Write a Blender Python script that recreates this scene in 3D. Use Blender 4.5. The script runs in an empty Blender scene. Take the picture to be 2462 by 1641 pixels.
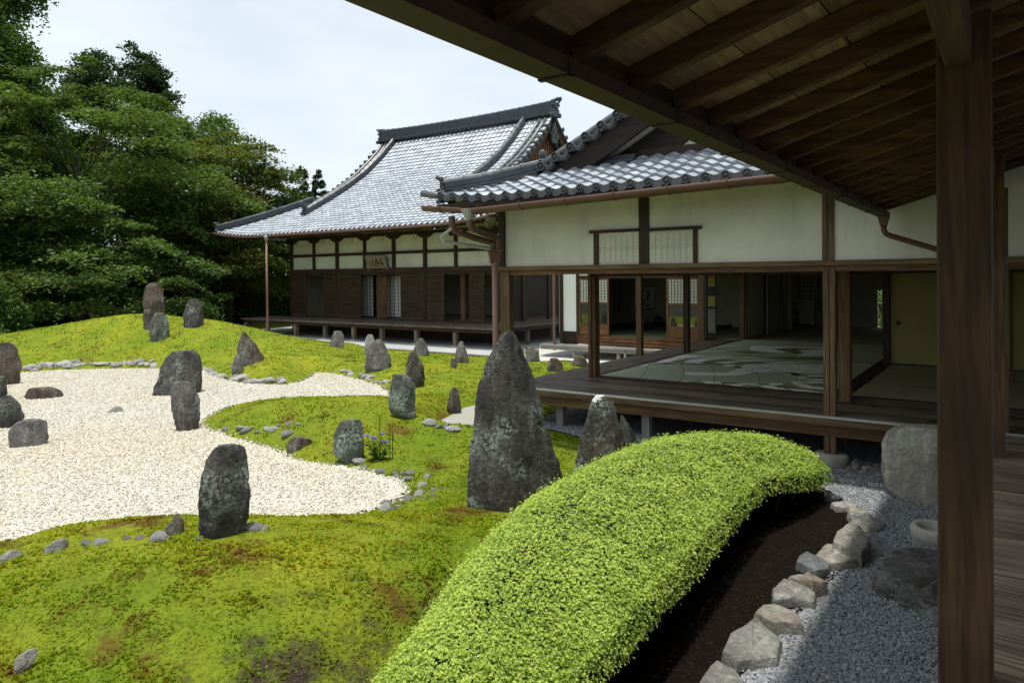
import bpy, math, random
import numpy as np
from mathutils import Vector
rng = np.random.default_rng(7); random.seed(7)
scene = bpy.context.scene; COL = scene.collection
rad = math.radians

# ------------------------------------------------------------------ camera
W_PX, F_PX, CX, CY = 2462.0, 1721.03, 1226.95, 682.70      # focal length and optical axis measured on the photograph
YAW, PITCH, ROLL = 0.613465, -0.0095973, -0.0093644
EYE = np.array([0.0, 0.0, 1.70])                            # eye height over the veranda floors (z = 0)
fw = np.array([-math.sin(YAW)*math.cos(PITCH), math.cos(YAW)*math.cos(PITCH), math.sin(PITCH)])
r0 = np.array([math.cos(YAW), math.sin(YAW), 0.0]); u0 = np.cross(r0, fw)
rt = math.cos(ROLL)*r0 + math.sin(ROLL)*u0; up = -math.sin(ROLL)*r0 + math.cos(ROLL)*u0
cam_d = bpy.data.cameras.new('camera'); cam = bpy.data.objects.new('camera', cam_d); COL.objects.link(cam)
from mathutils import Matrix
M = Matrix.Identity(4)
for i in range(3):
    M[i][0], M[i][1], M[i][2], M[i][3] = rt[i], up[i], -fw[i], EYE[i]
cam.matrix_world = M
cam_d.sensor_width = 36.0; cam_d.lens = F_PX/W_PX*36.0
cam_d.shift_x = (1231.0 - CX)/W_PX; cam_d.shift_y = -(820.5 - CY)/W_PX
cam_d.clip_start = 0.05; cam_d.clip_end = 2000
scene.camera = cam

# ------------------------------------------------------------------ light
SUN = Vector((-0.045, -0.09, 1.0)).normalized()
sd = bpy.data.lights.new('sun', 'SUN'); sd.energy = 3.6; sd.angle = rad(2.5); sd.color = (1.0, 0.965, 0.90)
so = bpy.data.objects.new('sun', sd); COL.objects.link(so)
so.rotation_euler = SUN.to_track_quat('Z', 'Y').to_euler(); so.location = (0, 0, 40)
world = bpy.data.worlds.new('World'); scene.world = world; world.use_nodes = True
nt = world.node_tree; nt.nodes.clear()
out = nt.nodes.new('ShaderNodeOutputWorld'); bg = nt.nodes.new('ShaderNodeBackground')
sky = nt.nodes.new('ShaderNodeTexSky'); sky.sky_type = 'NISHITA'; sky.sun_disc = False
sky.sun_elevation = math.asin(SUN.z); sky.sun_rotation = math.atan2(SUN.x, SUN.y) % (2*math.pi)
tc = nt.nodes.new('ShaderNodeTexCoord'); mp = nt.nodes.new('ShaderNodeMapping'); mp.inputs['Scale'].default_value = (1.2, 1.2, 3.2)
mp.inputs['Location'].default_value = (0.9, 0.2, 0.5)
nz = nt.nodes.new('ShaderNodeTexNoise'); nz.inputs['Scale'].default_value = 1.5; nz.inputs['Detail'].default_value = 5; nz.inputs['Roughness'].default_value = 0.5
mr = nt.nodes.new('ShaderNodeMapRange'); mr.inputs[1].default_value = 0.30; mr.inputs[2].default_value = 0.62; mr.inputs[3].default_value = 0.60; mr.inputs[4].default_value = 0.97
mx = nt.nodes.new('ShaderNodeMix'); mx.data_type = 'RGBA'
mx.inputs['B'].default_value = (7.9, 8.6, 9.1, 1)          # thin bright cloud
L = nt.links.new
L(tc.outputs['Generated'], mp.inputs['Vector']); L(mp.outputs[0], nz.inputs['Vector']); L(nz.outputs['Fac'], mr.inputs[0])
L(mr.outputs[0], mx.inputs['Factor']); L(sky.outputs[0], mx.inputs['A']); L(mx.outputs['Result'], bg.inputs['Color'])
bg.inputs['Strength'].default_value = 0.096; L(bg.outputs[0], out.inputs['Surface'])
scene.view_settings.view_transform = 'Standard'; scene.view_settings.look = 'None'
scene.view_settings.exposure = 0.3; scene.view_settings.gamma = 1.0
scene.render.engine = 'CYCLES'
scene.cycles.max_bounces = 8; scene.cycles.diffuse_bounces = 5; scene.cycles.glossy_bounces = 3; scene.cycles.transmission_bounces = 6
scene.cycles.use_denoising = True

# ------------------------------------------------------------------ helpers
def ray(x, y): return fw + rt*(x-CX)/F_PX - up*(y-CY)/F_PX
def onZ(p, z=0.0): d = ray(*p); return EYE + d*(z-EYE[2])/d[2]
def onY(p, y): d = ray(*p); return EYE + d*(y/d[1])
def onX(p, x): d = ray(*p); return EYE + d*(x/d[0])
KV = 2462/2352.0
def v(x, y): return (x*KV, y*KV)                             # 2352-px reading of the photograph

class MB:
    def __init__(s): s.V = []; s.F = []; s.n = 0
    def add(s, V, F):
        V = np.asarray(V, float).reshape(-1, 3); s.V.append(V)
        s.F += [tuple(i+s.n for i in f) for f in F]; s.n += len(V); return s
    def box(s, x0, x1, y0, y1, z0, z1):
        V = [(x, y, z) for z in (z0, z1) for y in (y0, y1) for x in (x0, x1)]
        return s.add(V, [(0,2,3,1),(4,5,7,6),(0,1,5,4),(2,6,7,3),(0,4,6,2),(1,3,7,5)])
    def beam(s, a, b, w, h, upv=(0,0,1)):                    # a to b, w sideways, h along up
        a = np.array(a, float); b = np.array(b, float); d = b-a; d /= np.linalg.norm(d)
        sd_ = np.cross(d, upv); sd_ /= np.linalg.norm(sd_); u_ = np.cross(sd_, d)
        V = [p+sd_*i*w/2+u_*j*h/2 for p in (a, b) for j in (-1, 1) for i in (-1, 1)]
        return s.add(V, [(0,1,3,2),(4,6,7,5),(0,4,5,1),(2,3,7,6),(0,2,6,4),(1,5,7,3)])
    def tube(s, pts, r, n=10, caps=True):
        pts = np.asarray(pts, float); m = len(pts); r = np.broadcast_to(r, (m,))
        V = []; T = np.gradient(pts, axis=0); T /= np.linalg.norm(T, axis=1)[:, None]+1e-9
        ref = np.array([0.0, 0, 1.0]) if abs(T[0][2]) < 0.9 else np.array([1.0, 0, 0])
        for i in range(m):
            a = np.cross(T[i], ref); a /= np.linalg.norm(a)+1e-9; b = np.cross(T[i], a); ref = np.cross(a, T[i]) if False else ref
            th = np.arange(n)*2*math.pi/n
            V.append(pts[i]+r[i]*(np.cos(th)[:, None]*a+np.sin(th)[:, None]*b))
        F = [(i*n+j, i*n+(j+1) % n, (i+1)*n+(j+1) % n, (i+1)*n+j) for i in range(m-1) for j in range(n)]
        if caps: F += [tuple(range(n))[::-1], tuple((m-1)*n+j for j in range(n))]
        return s.add(np.concatenate(V), F)
    def prism(s, poly, d):                                   # planar polygon swept by vector d
        P = np.asarray(poly, float); n = len(P); V = np.concatenate([P, P+np.asarray(d, float)])
        return s.add(V, [tuple(range(n)), tuple(range(2*n-1, n-1, -1))]+[(i, i+n, (i+1) % n+n, (i+1) % n) for i in range(n)])
    def grid(s, P):
        P = np.asarray(P, float); a, b = P.shape[:2]
        F = [(i*b+j, i*b+j+1, (i+1)*b+j+1, (i+1)*b+j) for i in range(a-1) for j in range(b-1)]
        return s.add(P.reshape(-1, 3), F)
    def lathe(s, c, prof, n=20):                             # prof: (radius, z)
        th = np.arange(n)*2*math.pi/n; c = np.asarray(c, float)
        V = [c+np.stack([r*np.cos(th), r*np.sin(th), np.full(n, z)], 1) for r, z in prof]; m = len(prof)
        F = [(i*n+j, i*n+(j+1) % n, (i+1)*n+(j+1) % n, (i+1)*n+j) for i in range(m-1) for j in range(n)]
        F += [tuple(range(n))[::-1], tuple((m-1)*n+j for j in range(n))]
        return s.add(np.concatenate(V), F)

WL = {}                                                      # world location of each object built
def link(name, me, mat, parent=None, c=(0, 0, 0)):
    o = bpy.data.objects.new(name, me); COL.objects.link(o)
    if mat: me.materials.append(mat)
    c = np.asarray(c, float); WL[o.name] = c
    if parent is not None:
        o.parent = parent; o.location = c-WL[parent.name]
    else: o.location = c
    return o
def np_mesh(name, V, F, smooth=False, face_attr=None, pt_attr=None):
    V = np.asarray(V, np.float32); F = np.asarray(F, np.int32); k = F.shape[1]
    me = bpy.data.meshes.new(name); me.vertices.add(len(V)); me.vertices.foreach_set('co', V.ravel())
    me.loops.add(F.size); me.loops.foreach_set('vertex_index', F.ravel())
    me.polygons.add(len(F)); me.polygons.foreach_set('loop_start', np.arange(0, F.size, k, dtype=np.int32))
    me.polygons.foreach_set('use_smooth', np.full(len(F), smooth))
    for nm, a in (face_attr or {}).items():
        at_ = me.attributes.new(nm, 'FLOAT', 'FACE'); at_.data.foreach_set('value', np.asarray(a, np.float32))
    for nm, a in (pt_attr or {}).items():
        at_ = me.attributes.new(nm, 'FLOAT', 'POINT'); at_.data.foreach_set('value', np.asarray(a, np.float32))
    me.update(calc_edges=True); me.validate(); return me
def part(name, mb, mat, parent=None, smooth=False, bevel=0.0, label=None):
    V = np.concatenate(mb.V); c = (V.min(0)+V.max(0))/2
    me = bpy.data.meshes.new(name); me.from_pydata((V-c).tolist(), [], mb.F); me.update()
    if smooth:
        me.polygons.foreach_set('use_smooth', np.ones(len(me.polygons), bool))
    o = link(name, me, mat, parent, c)
    if bevel:
        m = o.modifiers.new('edge', 'BEVEL'); m.width = bevel; m.segments = 2; m.limit_method = 'ANGLE'
    if label: o['label'] = label
    return o
def thing(name, label, cat, loc, group=None):
    o = bpy.data.objects.new(name, None); COL.objects.link(o); o.location = loc; o.empty_display_size = 0.2
    WL[o.name] = np.asarray(loc, float); return tag(o, label, cat, group)
def tag(o, label, cat, group=None):
    o['label'] = label; o['category'] = cat
    if group: o['group'] = group
    return o
def struct(o, kind='structure'): o['kind'] = kind; return o
def smooth_by_angle(me, deg=40):
    me.polygons.foreach_set('use_smooth', np.ones(len(me.polygons), bool))
    try: me.set_sharp_from_angle(angle=rad(deg))
    except Exception: pass
def dup(root, loc, rz=0.0, sc=1.0, label=None):              # copy of a thing with its parts
    r = root.copy(); COL.objects.link(r); r.location = loc; r.rotation_euler = (0, 0, rz); r.scale = (sc, sc, sc)
    if label: r['label'] = label
    for ch in list(root.children):
        c = ch.copy(); COL.objects.link(c); c.parent = r
    return r
def vnoise(P, seed=0):                                       # value noise, P (...,3) -> [-1,1]
    P = np.asarray(P, float)+seed*17.31; i = np.floor(P).astype(np.int64); f = P-i; f = f*f*(3-2*f)
    def h(ix, iy, iz):
        n = (ix*374761393+iy*668265263+iz*2147483647+seed*974711) & 0xffffffff
        n = ((n ^ (n >> 13))*1274126177) & 0xffffffff
        return ((n ^ (n >> 16)) & 0xffff)/32767.5-1
    o = 0
    for dx in (0, 1):
        for dy in (0, 1):
            for dz in (0, 1):
                w = (f[..., 0] if dx else 1-f[..., 0])*(f[..., 1] if dy else 1-f[..., 1])*(f[..., 2] if dz else 1-f[..., 2])
                o = o+w*h(i[..., 0]+dx, i[..., 1]+dy, i[..., 2]+dz)
    return o
def fbm(P, seed=0, oct=4): return sum(vnoise(np.asarray(P)*2**k, seed+k)*0.5**k for k in range(oct))
def sstep(a, b, x): t = np.clip((x-a)/(b-a), 0, 1); return t*t*(3-2*t)

# ------------------------------------------------------------------ materials
class NT:
    def __init__(s, name):
        s.m = bpy.data.materials.new(name); s.m.use_nodes = True; s.t = s.m.node_tree; s.t.nodes.clear()
        s.o = s.t.nodes.new('ShaderNodeOutputMaterial')
    def n(s, typ, ins=None, **kw):
        x = s.t.nodes.new(typ)
        for k, a in kw.items(): setattr(x, k, a)
        for k, a in (ins or {}).items():
            if hasattr(a, 'is_linked') or isinstance(a, bpy.types.NodeSocket): s.t.links.new(a, x.inputs[k])
            else: x.inputs[k].default_value = a
        return x
    def coord(s, scale=(1, 1, 1), which='Object', rand=False):
        tcn = s.n('ShaderNodeTexCoord'); src = tcn.outputs[which]
        if rand:
            oi = s.n('ShaderNodeObjectInfo'); mu = s.n('ShaderNodeVectorMath', {0: src}, operation='ADD')
            mm = s.n('ShaderNodeMath', {0: oi.outputs['Random'], 1: 37.0}, operation='MULTIPLY')
            cb = s.n('ShaderNodeCombineXYZ', {0: mm.outputs[0], 1: mm.outputs[0], 2: mm.outputs[0]})
            s.t.links.new(cb.outputs[0], mu.inputs[1]); src = mu.outputs[0]
        mpn = s.n('ShaderNodeMapping', {'Vector': src, 'Scale': scale}); return mpn.outputs[0]
    def noise(s, vec, scale=5, detail=4, rough=0.55, dist=0.0):
        return s.n('ShaderNodeTexNoise', {'Vector': vec, 'Scale': scale, 'Detail': detail, 'Roughness': rough, 'Distortion': dist}).outputs['Fac']
    def ramp(s, fac, stops):
        r = s.n('ShaderNodeValToRGB', {'Fac': fac}); e = r.color_ramp.elements
        while len(e) > 1: e.remove(e[0])
        e[0].position = stops[0][0]; e[0].color = (*stops[0][1], 1)
        for p, c in stops[1:]:
            q = e.new(p); q.color = (*c, 1)
        return r.outputs['Color']
    def mix(s, fac, a, b, mode='MIX'):
        x = s.n('ShaderNodeMix', data_type='RGBA', blend_type=mode)
        for k, val in (('Factor', fac), ('A', a), ('B', b)):
            if isinstance(val, bpy.types.NodeSocket): s.t.links.new(val, x.inputs[k])
            else: x.inputs[k].default_value = (*val, 1) if isinstance(val, tuple) else val
        return x.outputs['Result']
    def rng(s, fac, a, b, c=0.0, d=1.0):
        return s.n('ShaderNodeMapRange', {0: fac, 1: a, 2: b, 3: c, 4: d}).outputs[0]
    def bump(s, h, strength=0.5, dist=0.01):
        return s.n('ShaderNodeBump', {'Height': h, 'Strength': strength, 'Distance': dist}).outputs[0]
    def finish(s, col, rough=0.7, normal=None, spec=0.4, **kw):
        p = s.n('ShaderNodeBsdfPrincipled')
        for k, val in (('Base Color', col), ('Roughness', rough), ('Specular IOR Level', spec), *kw.items()):
            if isinstance(val, bpy.types.NodeSocket): s.t.links.new(val, p.inputs[k])
            else: p.inputs[k].default_value = (*val, 1) if isinstance(val, tuple) and len(val) == 3 else val
        if normal is not None: s.t.links.new(normal, p.inputs['Normal'])
        s.t.links.new(p.outputs[0], s.o.inputs['Surface']); return s.m

def wood(name, c1, c2, axis='z', rough=0.65, grain=1.0, grey=None, boards=None):
    """timber: growth rings stretched along the axis, with wear"""
    t = NT(name); st = {'x': (0.5, 9, 9), 'y': (9, 0.5, 9), 'z': (9, 9, 0.5)}[axis]
    vec = t.coord(st, rand=True)
    ring = t.noise(vec, 1.1, 3, 0.5, 0.6)
    rings = t.n('ShaderNodeMath', {0: ring, 1: 22.0}, operation='MULTIPLY').outputs[0]
    rings = t.n('ShaderNodeMath', {0: rings}, operation='SINE').outputs[0]
    fine = t.noise(t.coord(tuple(7*q for q in st), rand=True), 2.2, 4, 0.65)
    sw = {'x': (0.09, 1, 1), 'y': (1, 0.09, 1), 'z': (1, 1, 0.09)}[axis]
    wv = t.n('ShaderNodeTexWave', {'Vector': t.coord(sw, rand=True), 'Scale': 13.0, 'Distortion': 7.0, 'Detail': 3.0, 'Detail Scale': 1.1, 'Detail Roughness': 0.55}, wave_type='BANDS', bands_direction='DIAGONAL').outputs['Fac']
    f = t.rng(rings, -1, 1, 0.25, 0.75); f = t.mix(0.45, f, fine); f = t.mix(0.12 if grain <= 1 else 0.22, f, wv)
    col = t.ramp(f, [(0.3, c1), (0.66, c2)])
    big = t.noise(t.coord((1.5, 1.5, 1.5), rand=True), 1.4, 3)
    col = t.mix(t.rng(big, 0.35, 0.7, 0.0, 0.55), col, grey if grey else tuple(q*0.55 for q in c1))
    oi = t.n('ShaderNodeObjectInfo'); col = t.mix(1.0, col, t.ramp(oi.outputs['Random'], [(0, (0.78, 0.78, 0.78)), (1, (1.12, 1.08, 1.05))]), 'MULTIPLY')
    if boards:                                               # (axis index, offset, width): each plank its own tone
        sp = t.n('ShaderNodeSeparateXYZ', {0: t.coord((1, 1, 1))}); a_ = t.n('ShaderNodeMath', {0: sp.outputs[boards[0]], 1: boards[1]}, operation='ADD'); d_ = t.n('ShaderNodeMath', {0: a_.outputs[0], 1: boards[2]}, operation='DIVIDE'); fl_ = t.n('ShaderNodeMath', {0: d_.outputs[0]}, operation='FLOOR')
        wn = t.n('ShaderNodeTexWhiteNoise', {'W': fl_.outputs[0]}, noise_dimensions='1D'); col = t.mix(1.0, col, t.ramp(wn.outputs['Value'], [(0, (0.58, 0.56, 0.55)), (0.5, (0.95, 0.93, 0.9)), (1, (1.3, 1.24, 1.16))]), 'MULTIPLY')
    return t.finish(col, t.rng(fine, 0.3, 0.7, rough-0.1, rough+0.15), t.bump(f, 0.35*grain, 0.004), 0.35)
WK = {a: wood('black_wood_'+a, (0.012, 0.008, 0.006), (0.030, 0.019, 0.012), a) for a in 'xyz'}      # near-black timber
WD = {a: wood('dark_wood_'+a, (0.028, 0.016, 0.010), (0.075, 0.042, 0.024), a) for a in 'xyz'}      # old brown timber
WR = {a: wood('red_wood_'+a, (0.085, 0.042, 0.019), (0.215, 0.118, 0.055), a) for a in 'xyz'}       # red-brown timber
WH = {a: wood('shutter_wood_'+a, (0.052, 0.028, 0.016), (0.145, 0.080, 0.045), a) for a in 'xyz'}
WG = {a: wood('grey_wood_'+a, (0.105, 0.082, 0.062), (0.27, 0.22, 0.175), a, 0.75, 1.4, (0.05, 0.04, 0.034)) for a in 'xyz'}   # weathered boards
WT = {a: wood('tan_wood_'+a, (0.10, 0.058, 0.028), (0.22, 0.14, 0.075), a) for a in 'xyz'}          # newer tan posts
WO = {a: wood('orange_wood_'+a, (0.14, 0.060, 0.024), (0.30, 0.145, 0.062), a) for a in 'xyz'}
WC = {a: wood('ceiling_board_'+a, (0.23, 0.16, 0.085), (0.47, 0.35, 0.20), a, 0.6, 0.6, (0.23, 0.14, 0.07)) for a in 'xyz'}
WS = {a: wood('silver_wood_'+a, (0.25, 0.245, 0.235), (0.42, 0.41, 0.395), a, 0.8, 1.4, (0.15, 0.14, 0.13)) for a in 'xyz'}
def plaster(name, c, stain=(0.35, 0.36, 0.27)):
    t = NT(name); vec = t.coord((1, 1, 1), rand=True)
    a = t.noise(vec, 1.3, 5, 0.6); b = t.noise(t.coord((5, 5, 0.7), rand=True), 1.3, 5, 0.7)
    col = t.mix(t.rng(a, 0.35, 0.8, 0.0, 0.5), c, stain); col = t.mix(t.rng(b, 0.5, 0.8, 0, 0.30), col, stain)
    return t.finish(col, 0.9, t.bump(t.noise(vec, 60, 3), 0.15, 0.003), 0.15)
PL = plaster('plaster', (0.72, 0.72, 0.61)); PW = plaster('white_plaster', (0.93, 0.94, 0.94), (0.88, 0.89, 0.88))
def plain(name, c, rough=0.6, var=0.25, scale=4.0, spec=0.4, bump=0.0, bscale=40, **kw):
    t = NT(name); vec = t.coord((1, 1, 1), rand=True); a = t.noise(vec, scale, 5, 0.6)
    col = t.mix(t.rng(a, 0.3, 0.72), tuple(q*(1-var) for q in c), tuple(min(0.97, q*(1+var)) for q in c))
    nm = t.bump(t.noise(vec, bscale, 4), bump, 0.004) if bump else None
    return t.finish(col, rough, nm, spec, **kw)
PAPER = plain('paper', (0.62, 0.64, 0.60), 0.9, 0.06, spec=0.1)
OLDPAPER = plain('old_paper', (0.60, 0.60, 0.50), 0.9, 0.10, 3, 0.1)
FUSUMA = plain('ochre_fusuma', (0.27, 0.235, 0.085), 0.85, 0.10, 2, 0.15)
FUSPALE = plain('pale_fusuma', (0.42, 0.42, 0.33), 0.85, 0.10, 2, 0.15)
GOLD = plain('gold_leaf', (0.62, 0.52, 0.14), 0.45, 0.10, 3)
INK = plain('ink', (0.012, 0.012, 0.011), 0.8)
COPPER = plain('brown_gutter', (0.115, 0.058, 0.042), 0.45, 0.18, 6)
PIPE = plain('pink_brown_pipe', (0.27, 0.145, 0.11), 0.5, 0.12, 6)
ZINC = plain('zinc', (0.36, 0.37, 0.36), 0.45, 0.2, 8, Metallic=0.5)
GUTD = plain('dark_gutter', (0.055, 0.033, 0.018), 0.6, 0.3, 7, bump=0.1)
IRON = plain('black_iron', (0.02, 0.02, 0.02), 0.5)
STRIP = plain('aluminium_strip', (0.62, 0.63, 0.63), 0.35, 0.1, 9, Metallic=0.6)
BLACK = plain('lacquer_black', (0.010, 0.009, 0.008), 0.4)
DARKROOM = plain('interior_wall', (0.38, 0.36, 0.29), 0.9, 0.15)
STONEPAVE = plain('apron_stone', (0.40, 0.41, 0.40), 0.85, 0.14, 2.0, 0.2, 0.15)
GRANITE = plain('granite', (0.34, 0.32, 0.27), 0.9, 0.28, 9, 0.2, 0.9, 28)
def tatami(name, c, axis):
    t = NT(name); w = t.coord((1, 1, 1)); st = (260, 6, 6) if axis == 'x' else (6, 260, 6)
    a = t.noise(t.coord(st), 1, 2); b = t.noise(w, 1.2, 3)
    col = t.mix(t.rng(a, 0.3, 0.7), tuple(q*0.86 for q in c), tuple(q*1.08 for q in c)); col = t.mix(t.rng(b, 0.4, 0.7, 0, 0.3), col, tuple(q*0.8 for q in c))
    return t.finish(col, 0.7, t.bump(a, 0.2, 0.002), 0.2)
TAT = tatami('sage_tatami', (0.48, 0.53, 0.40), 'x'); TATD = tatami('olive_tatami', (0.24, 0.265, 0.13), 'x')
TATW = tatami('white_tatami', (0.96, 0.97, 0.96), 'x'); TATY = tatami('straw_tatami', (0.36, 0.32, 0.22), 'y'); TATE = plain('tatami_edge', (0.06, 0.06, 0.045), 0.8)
def tile_mat():
    t = NT('smoked_roof_tile'); vec = t.coord((1, 1, 1)); a = t.noise(vec, 0.9, 4, 0.6); b = t.noise(vec, 7, 3, 0.6)
    r = t.n('ShaderNodeAttribute', attribute_name='rnd')
    col = t.ramp(r.outputs['Fac'], [(0, (0.055, 0.06, 0.066)), (0.03, (0.29, 0.32, 0.365)), (0.5, (0.40, 0.435, 0.485)), (1, (0.50, 0.535, 0.58))])  # lowest stop: tile lips painted darker, for dirt and shade under each course
    col = t.mix(t.rng(a, 0.45, 0.75, 0, 0.35), col, (0.33, 0.35, 0.37)); col = t.mix(t.rng(b, 0.55, 0.8, 0, 0.25), col, (0.5, 0.51, 0.52))
    return t.finish(col, t.rng(b, 0.3, 0.7, 0.30, 0.46), t.bump(b, 0.12, 0.004), 0.75)
TILE = tile_mat()
RIDGE = plain('ridge_tile', (0.050, 0.060, 0.073), 0.5, 0.35, 5, 0.4, 0.2)
EAVET = plain('eave_tile', (0.060, 0.066, 0.067), 0.6, 0.35, 9, 0.5, 0.3)
def glass_mat():
    t = NT('window_glass'); return t.finish((0.02, 0.025, 0.02), 0.03, None, 0.5, **{'IOR': 2.0, 'Coat Weight': 0.6})
GLASS = glass_mat()
COBBLE = None
def rock_mat(name, c1, c2, lichen=(0.33, 0.39, 0.34), lich=0.45, rust=0.25, crack=0.5):
    t = NT(name); vec = t.coord((1, 1, 1), rand=True)
    a = t.noise(vec, 3.5, 7, 0.65, 0.4); b = t.noise(vec, 22, 5, 0.7); st = t.noise(t.coord((9, 9, 1.1), rand=True), 1.2, 4, 0.6)
    col = t.ramp(a, [(0.32, c1), (0.55, tuple((p+q)/2 for p, q in zip(c1, c2))), (0.75, c2)])
    col = t.mix(t.rng(st, 0.5, 0.72, 0, 0.55), col, tuple(q*1.5 for q in c2)); col = t.mix(t.rng(b, 0.42, 0.62, 0, 0.5), col, tuple(q*0.45 for q in c1))
    col = t.mix(t.rng(t.noise(vec, 1.7, 3), 0.55, 0.75, 0, rust), col, (0.16, 0.085, 0.045))
    vor = t.n('ShaderNodeTexVoronoi', {'Vector': vec, 'Scale': 17.0}).outputs['Distance']
    lm = t.noise(vec, 2.6, 4, 0.6); lm = t.n('ShaderNodeMath', {0: t.rng(lm, 0.5, 0.68), 1: t.rng(t.noise(vec, 30, 4, 0.6), 0.46, 0.56)}, operation='MULTIPLY').outputs[0]
    col = t.mix(t.n('ShaderNodeMath', {0: lm, 1: lich*2}, operation='MULTIPLY', use_clamp=True).outputs[0], col, lichen)
    sp = t.rng(vor, 0.10, 0.16, 1, 0); sp = t.n('ShaderNodeMath', {0: sp, 1: t.rng(t.noise(vec, 5, 2), 0.56, 0.62)}, operation='MULTIPLY').outputs[0]
    col = t.mix(t.n('ShaderNodeMath', {0: sp, 1: lich*1.6}, operation='MULTIPLY', use_clamp=True).outputs[0], col, (0.46, 0.48, 0.44))
    dv = t.n('ShaderNodeVectorMath', {0: vec, 1: t.n('ShaderNodeTexNoise', {'Vector': vec, 'Scale': 3.0, 'Detail': 3.0}).outputs['Color']}, operation='ADD').outputs[0]
    ck = t.n('ShaderNodeTexVoronoi', {'Vector': t.n('ShaderNodeMapping', {'Vector': dv, 'Scale': (2.2, 2.2, 1.1)}).outputs[0], 'Scale': 1.6}, feature='DISTANCE_TO_EDGE').outputs['Distance']
    ckf = t.n('ShaderNodeMath', {0: t.rng(ck, 0.002, 0.014, crack, 0), 1: t.rng(t.noise(vec, 1.3, 2), 0.50, 0.60)}, operation='MULTIPLY').outputs[0]; col = t.mix(t.n('ShaderNodeMath', {0: ckf, 1: 0.75}, operation='MULTIPLY').outputs[0], col, tuple(q*0.35 for q in c1))
    hh = t.mix(0.45, a, b); hh = t.mix(ckf, hh, (0, 0, 0)); return t.finish(col, 0.85, t.bump(hh, 1.0, 0.07), 0.3)
RK = dict(dark=rock_mat('dark_rock', (0.022, 0.020, 0.019), (0.135, 0.125, 0.115)), grey=rock_mat('grey_rock', (0.065, 0.060, 0.057), (0.27, 0.25, 0.235), lich=0.25),
          green=rock_mat('greenish_rock', (0.050, 0.056, 0.046), (0.22, 0.235, 0.20), (0.28, 0.37, 0.31), 0.5, 0.2), brown=rock_mat('brown_rock', (0.048, 0.036, 0.030), (0.21, 0.165, 0.135), lich=0.3, rust=0.6),
          pale=rock_mat('pale_rock', (0.26, 0.25, 0.23), (0.46, 0.44, 0.41), lich=0.15, rust=0.15, crack=0.0), slab=rock_mat('slab_rock', (0.17, 0.165, 0.15), (0.34, 0.33, 0.30), lich=0.1, rust=0.4),
          tanslab=rock_mat('tan_slab_rock', (0.22, 0.20, 0.165), (0.43, 0.40, 0.34), lich=0.05, rust=0.45), blue=rock_mat('blue_slab_rock', (0.10, 0.11, 0.11), (0.22, 0.235, 0.235), lich=0.05, rust=0.1),
          cobble=rock_mat('cobble_rock', (0.42, 0.41, 0.38), (0.66, 0.65, 0.62), lich=0.05, rust=0.1, crack=0.0),
          granite=rock_mat('granite_boulder', (0.30, 0.275, 0.23), (0.52, 0.485, 0.42), lich=0.12, rust=0.1, crack=0.0))
def leaf_mat(name, c1, c2, trans=0.35, gloss=0.06, scale=0.7, extra=None, old=None):
    t = NT(name); r = t.n('ShaderNodeAttribute', attribute_name='rnd').outputs['Fac']
    col = t.ramp(r, ([(0, old), (0.22, old), (0.30, c1)] if old else [(0, c1)])+[(1, c2)])
    if extra: col = t.mix(t.rng(t.noise(t.coord((1, 1, 1)), scale, 3), 0.5, 0.72, 0, extra[1]), col, extra[0])
    d = t.n('ShaderNodeBsdfDiffuse', {'Color': col}); tr = t.n('ShaderNodeBsdfTranslucent', {'Color': t.mix(0.5, col, (0.20, 0.30, 0.02))})
    m1 = t.n('ShaderNodeMixShader', {0: trans, 1: d.outputs[0], 2: tr.outputs[0]})
    g = t.n('ShaderNodeBsdfGlossy', {'Color': (1, 1, 1, 1), 'Roughness': 0.55})
    m2 = t.n('ShaderNodeMixShader', {0: gloss, 1: m1.outputs[0], 2: g.outputs[0]})
    t.t.links.new(m2.outputs[0], t.o.inputs['Surface']); return t.m
LF = dict(bush=leaf_mat('azalea_leaf', (0.27, 0.42, 0.028), (0.62, 0.74, 0.13), 0.32, 0.03, old=(0.085, 0.17, 0.018)),
          maple=leaf_mat('maple_leaf', (0.024, 0.062, 0.017), (0.140, 0.220, 0.048), 0.3, 0.015, 0.35, ((0.17, 0.21, 0.045), 0.5)),
          gold=leaf_mat('yellowing_maple_leaf', (0.050, 0.075, 0.016), (0.165, 0.175, 0.036), 0.3, 0.012, 0.4, ((0.16, 0.11, 0.03), 0.4)),
          broad=leaf_mat('broad_leaf', (0.028, 0.072, 0.016), (0.08, 0.165, 0.03), 0.28, 0.015), dark=leaf_mat('dark_leaf', (0.010, 0.028, 0.012), (0.026, 0.06, 0.022), 0.15, 0.012),
          hedge=leaf_mat('hedge_leaf', (0.02, 0.05, 0.014), (0.05, 0.10, 0.025), 0.2, 0.012), flower=leaf_mat('bellflower_leaf', (0.06, 0.15, 0.03), (0.12, 0.26, 0.06), 0.3, 0.015))
BARK = plain('bark', (0.055, 0.045, 0.036), 0.9, 0.4, 6, 0.2, 0.8, 18)
CORE = plain('dark_twig_core', (0.018, 0.016, 0.010), 0.95, 0.4, 8, 0.1, 1.0, 30)  # for the solid core inside foliage, dark and added to block light
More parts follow.
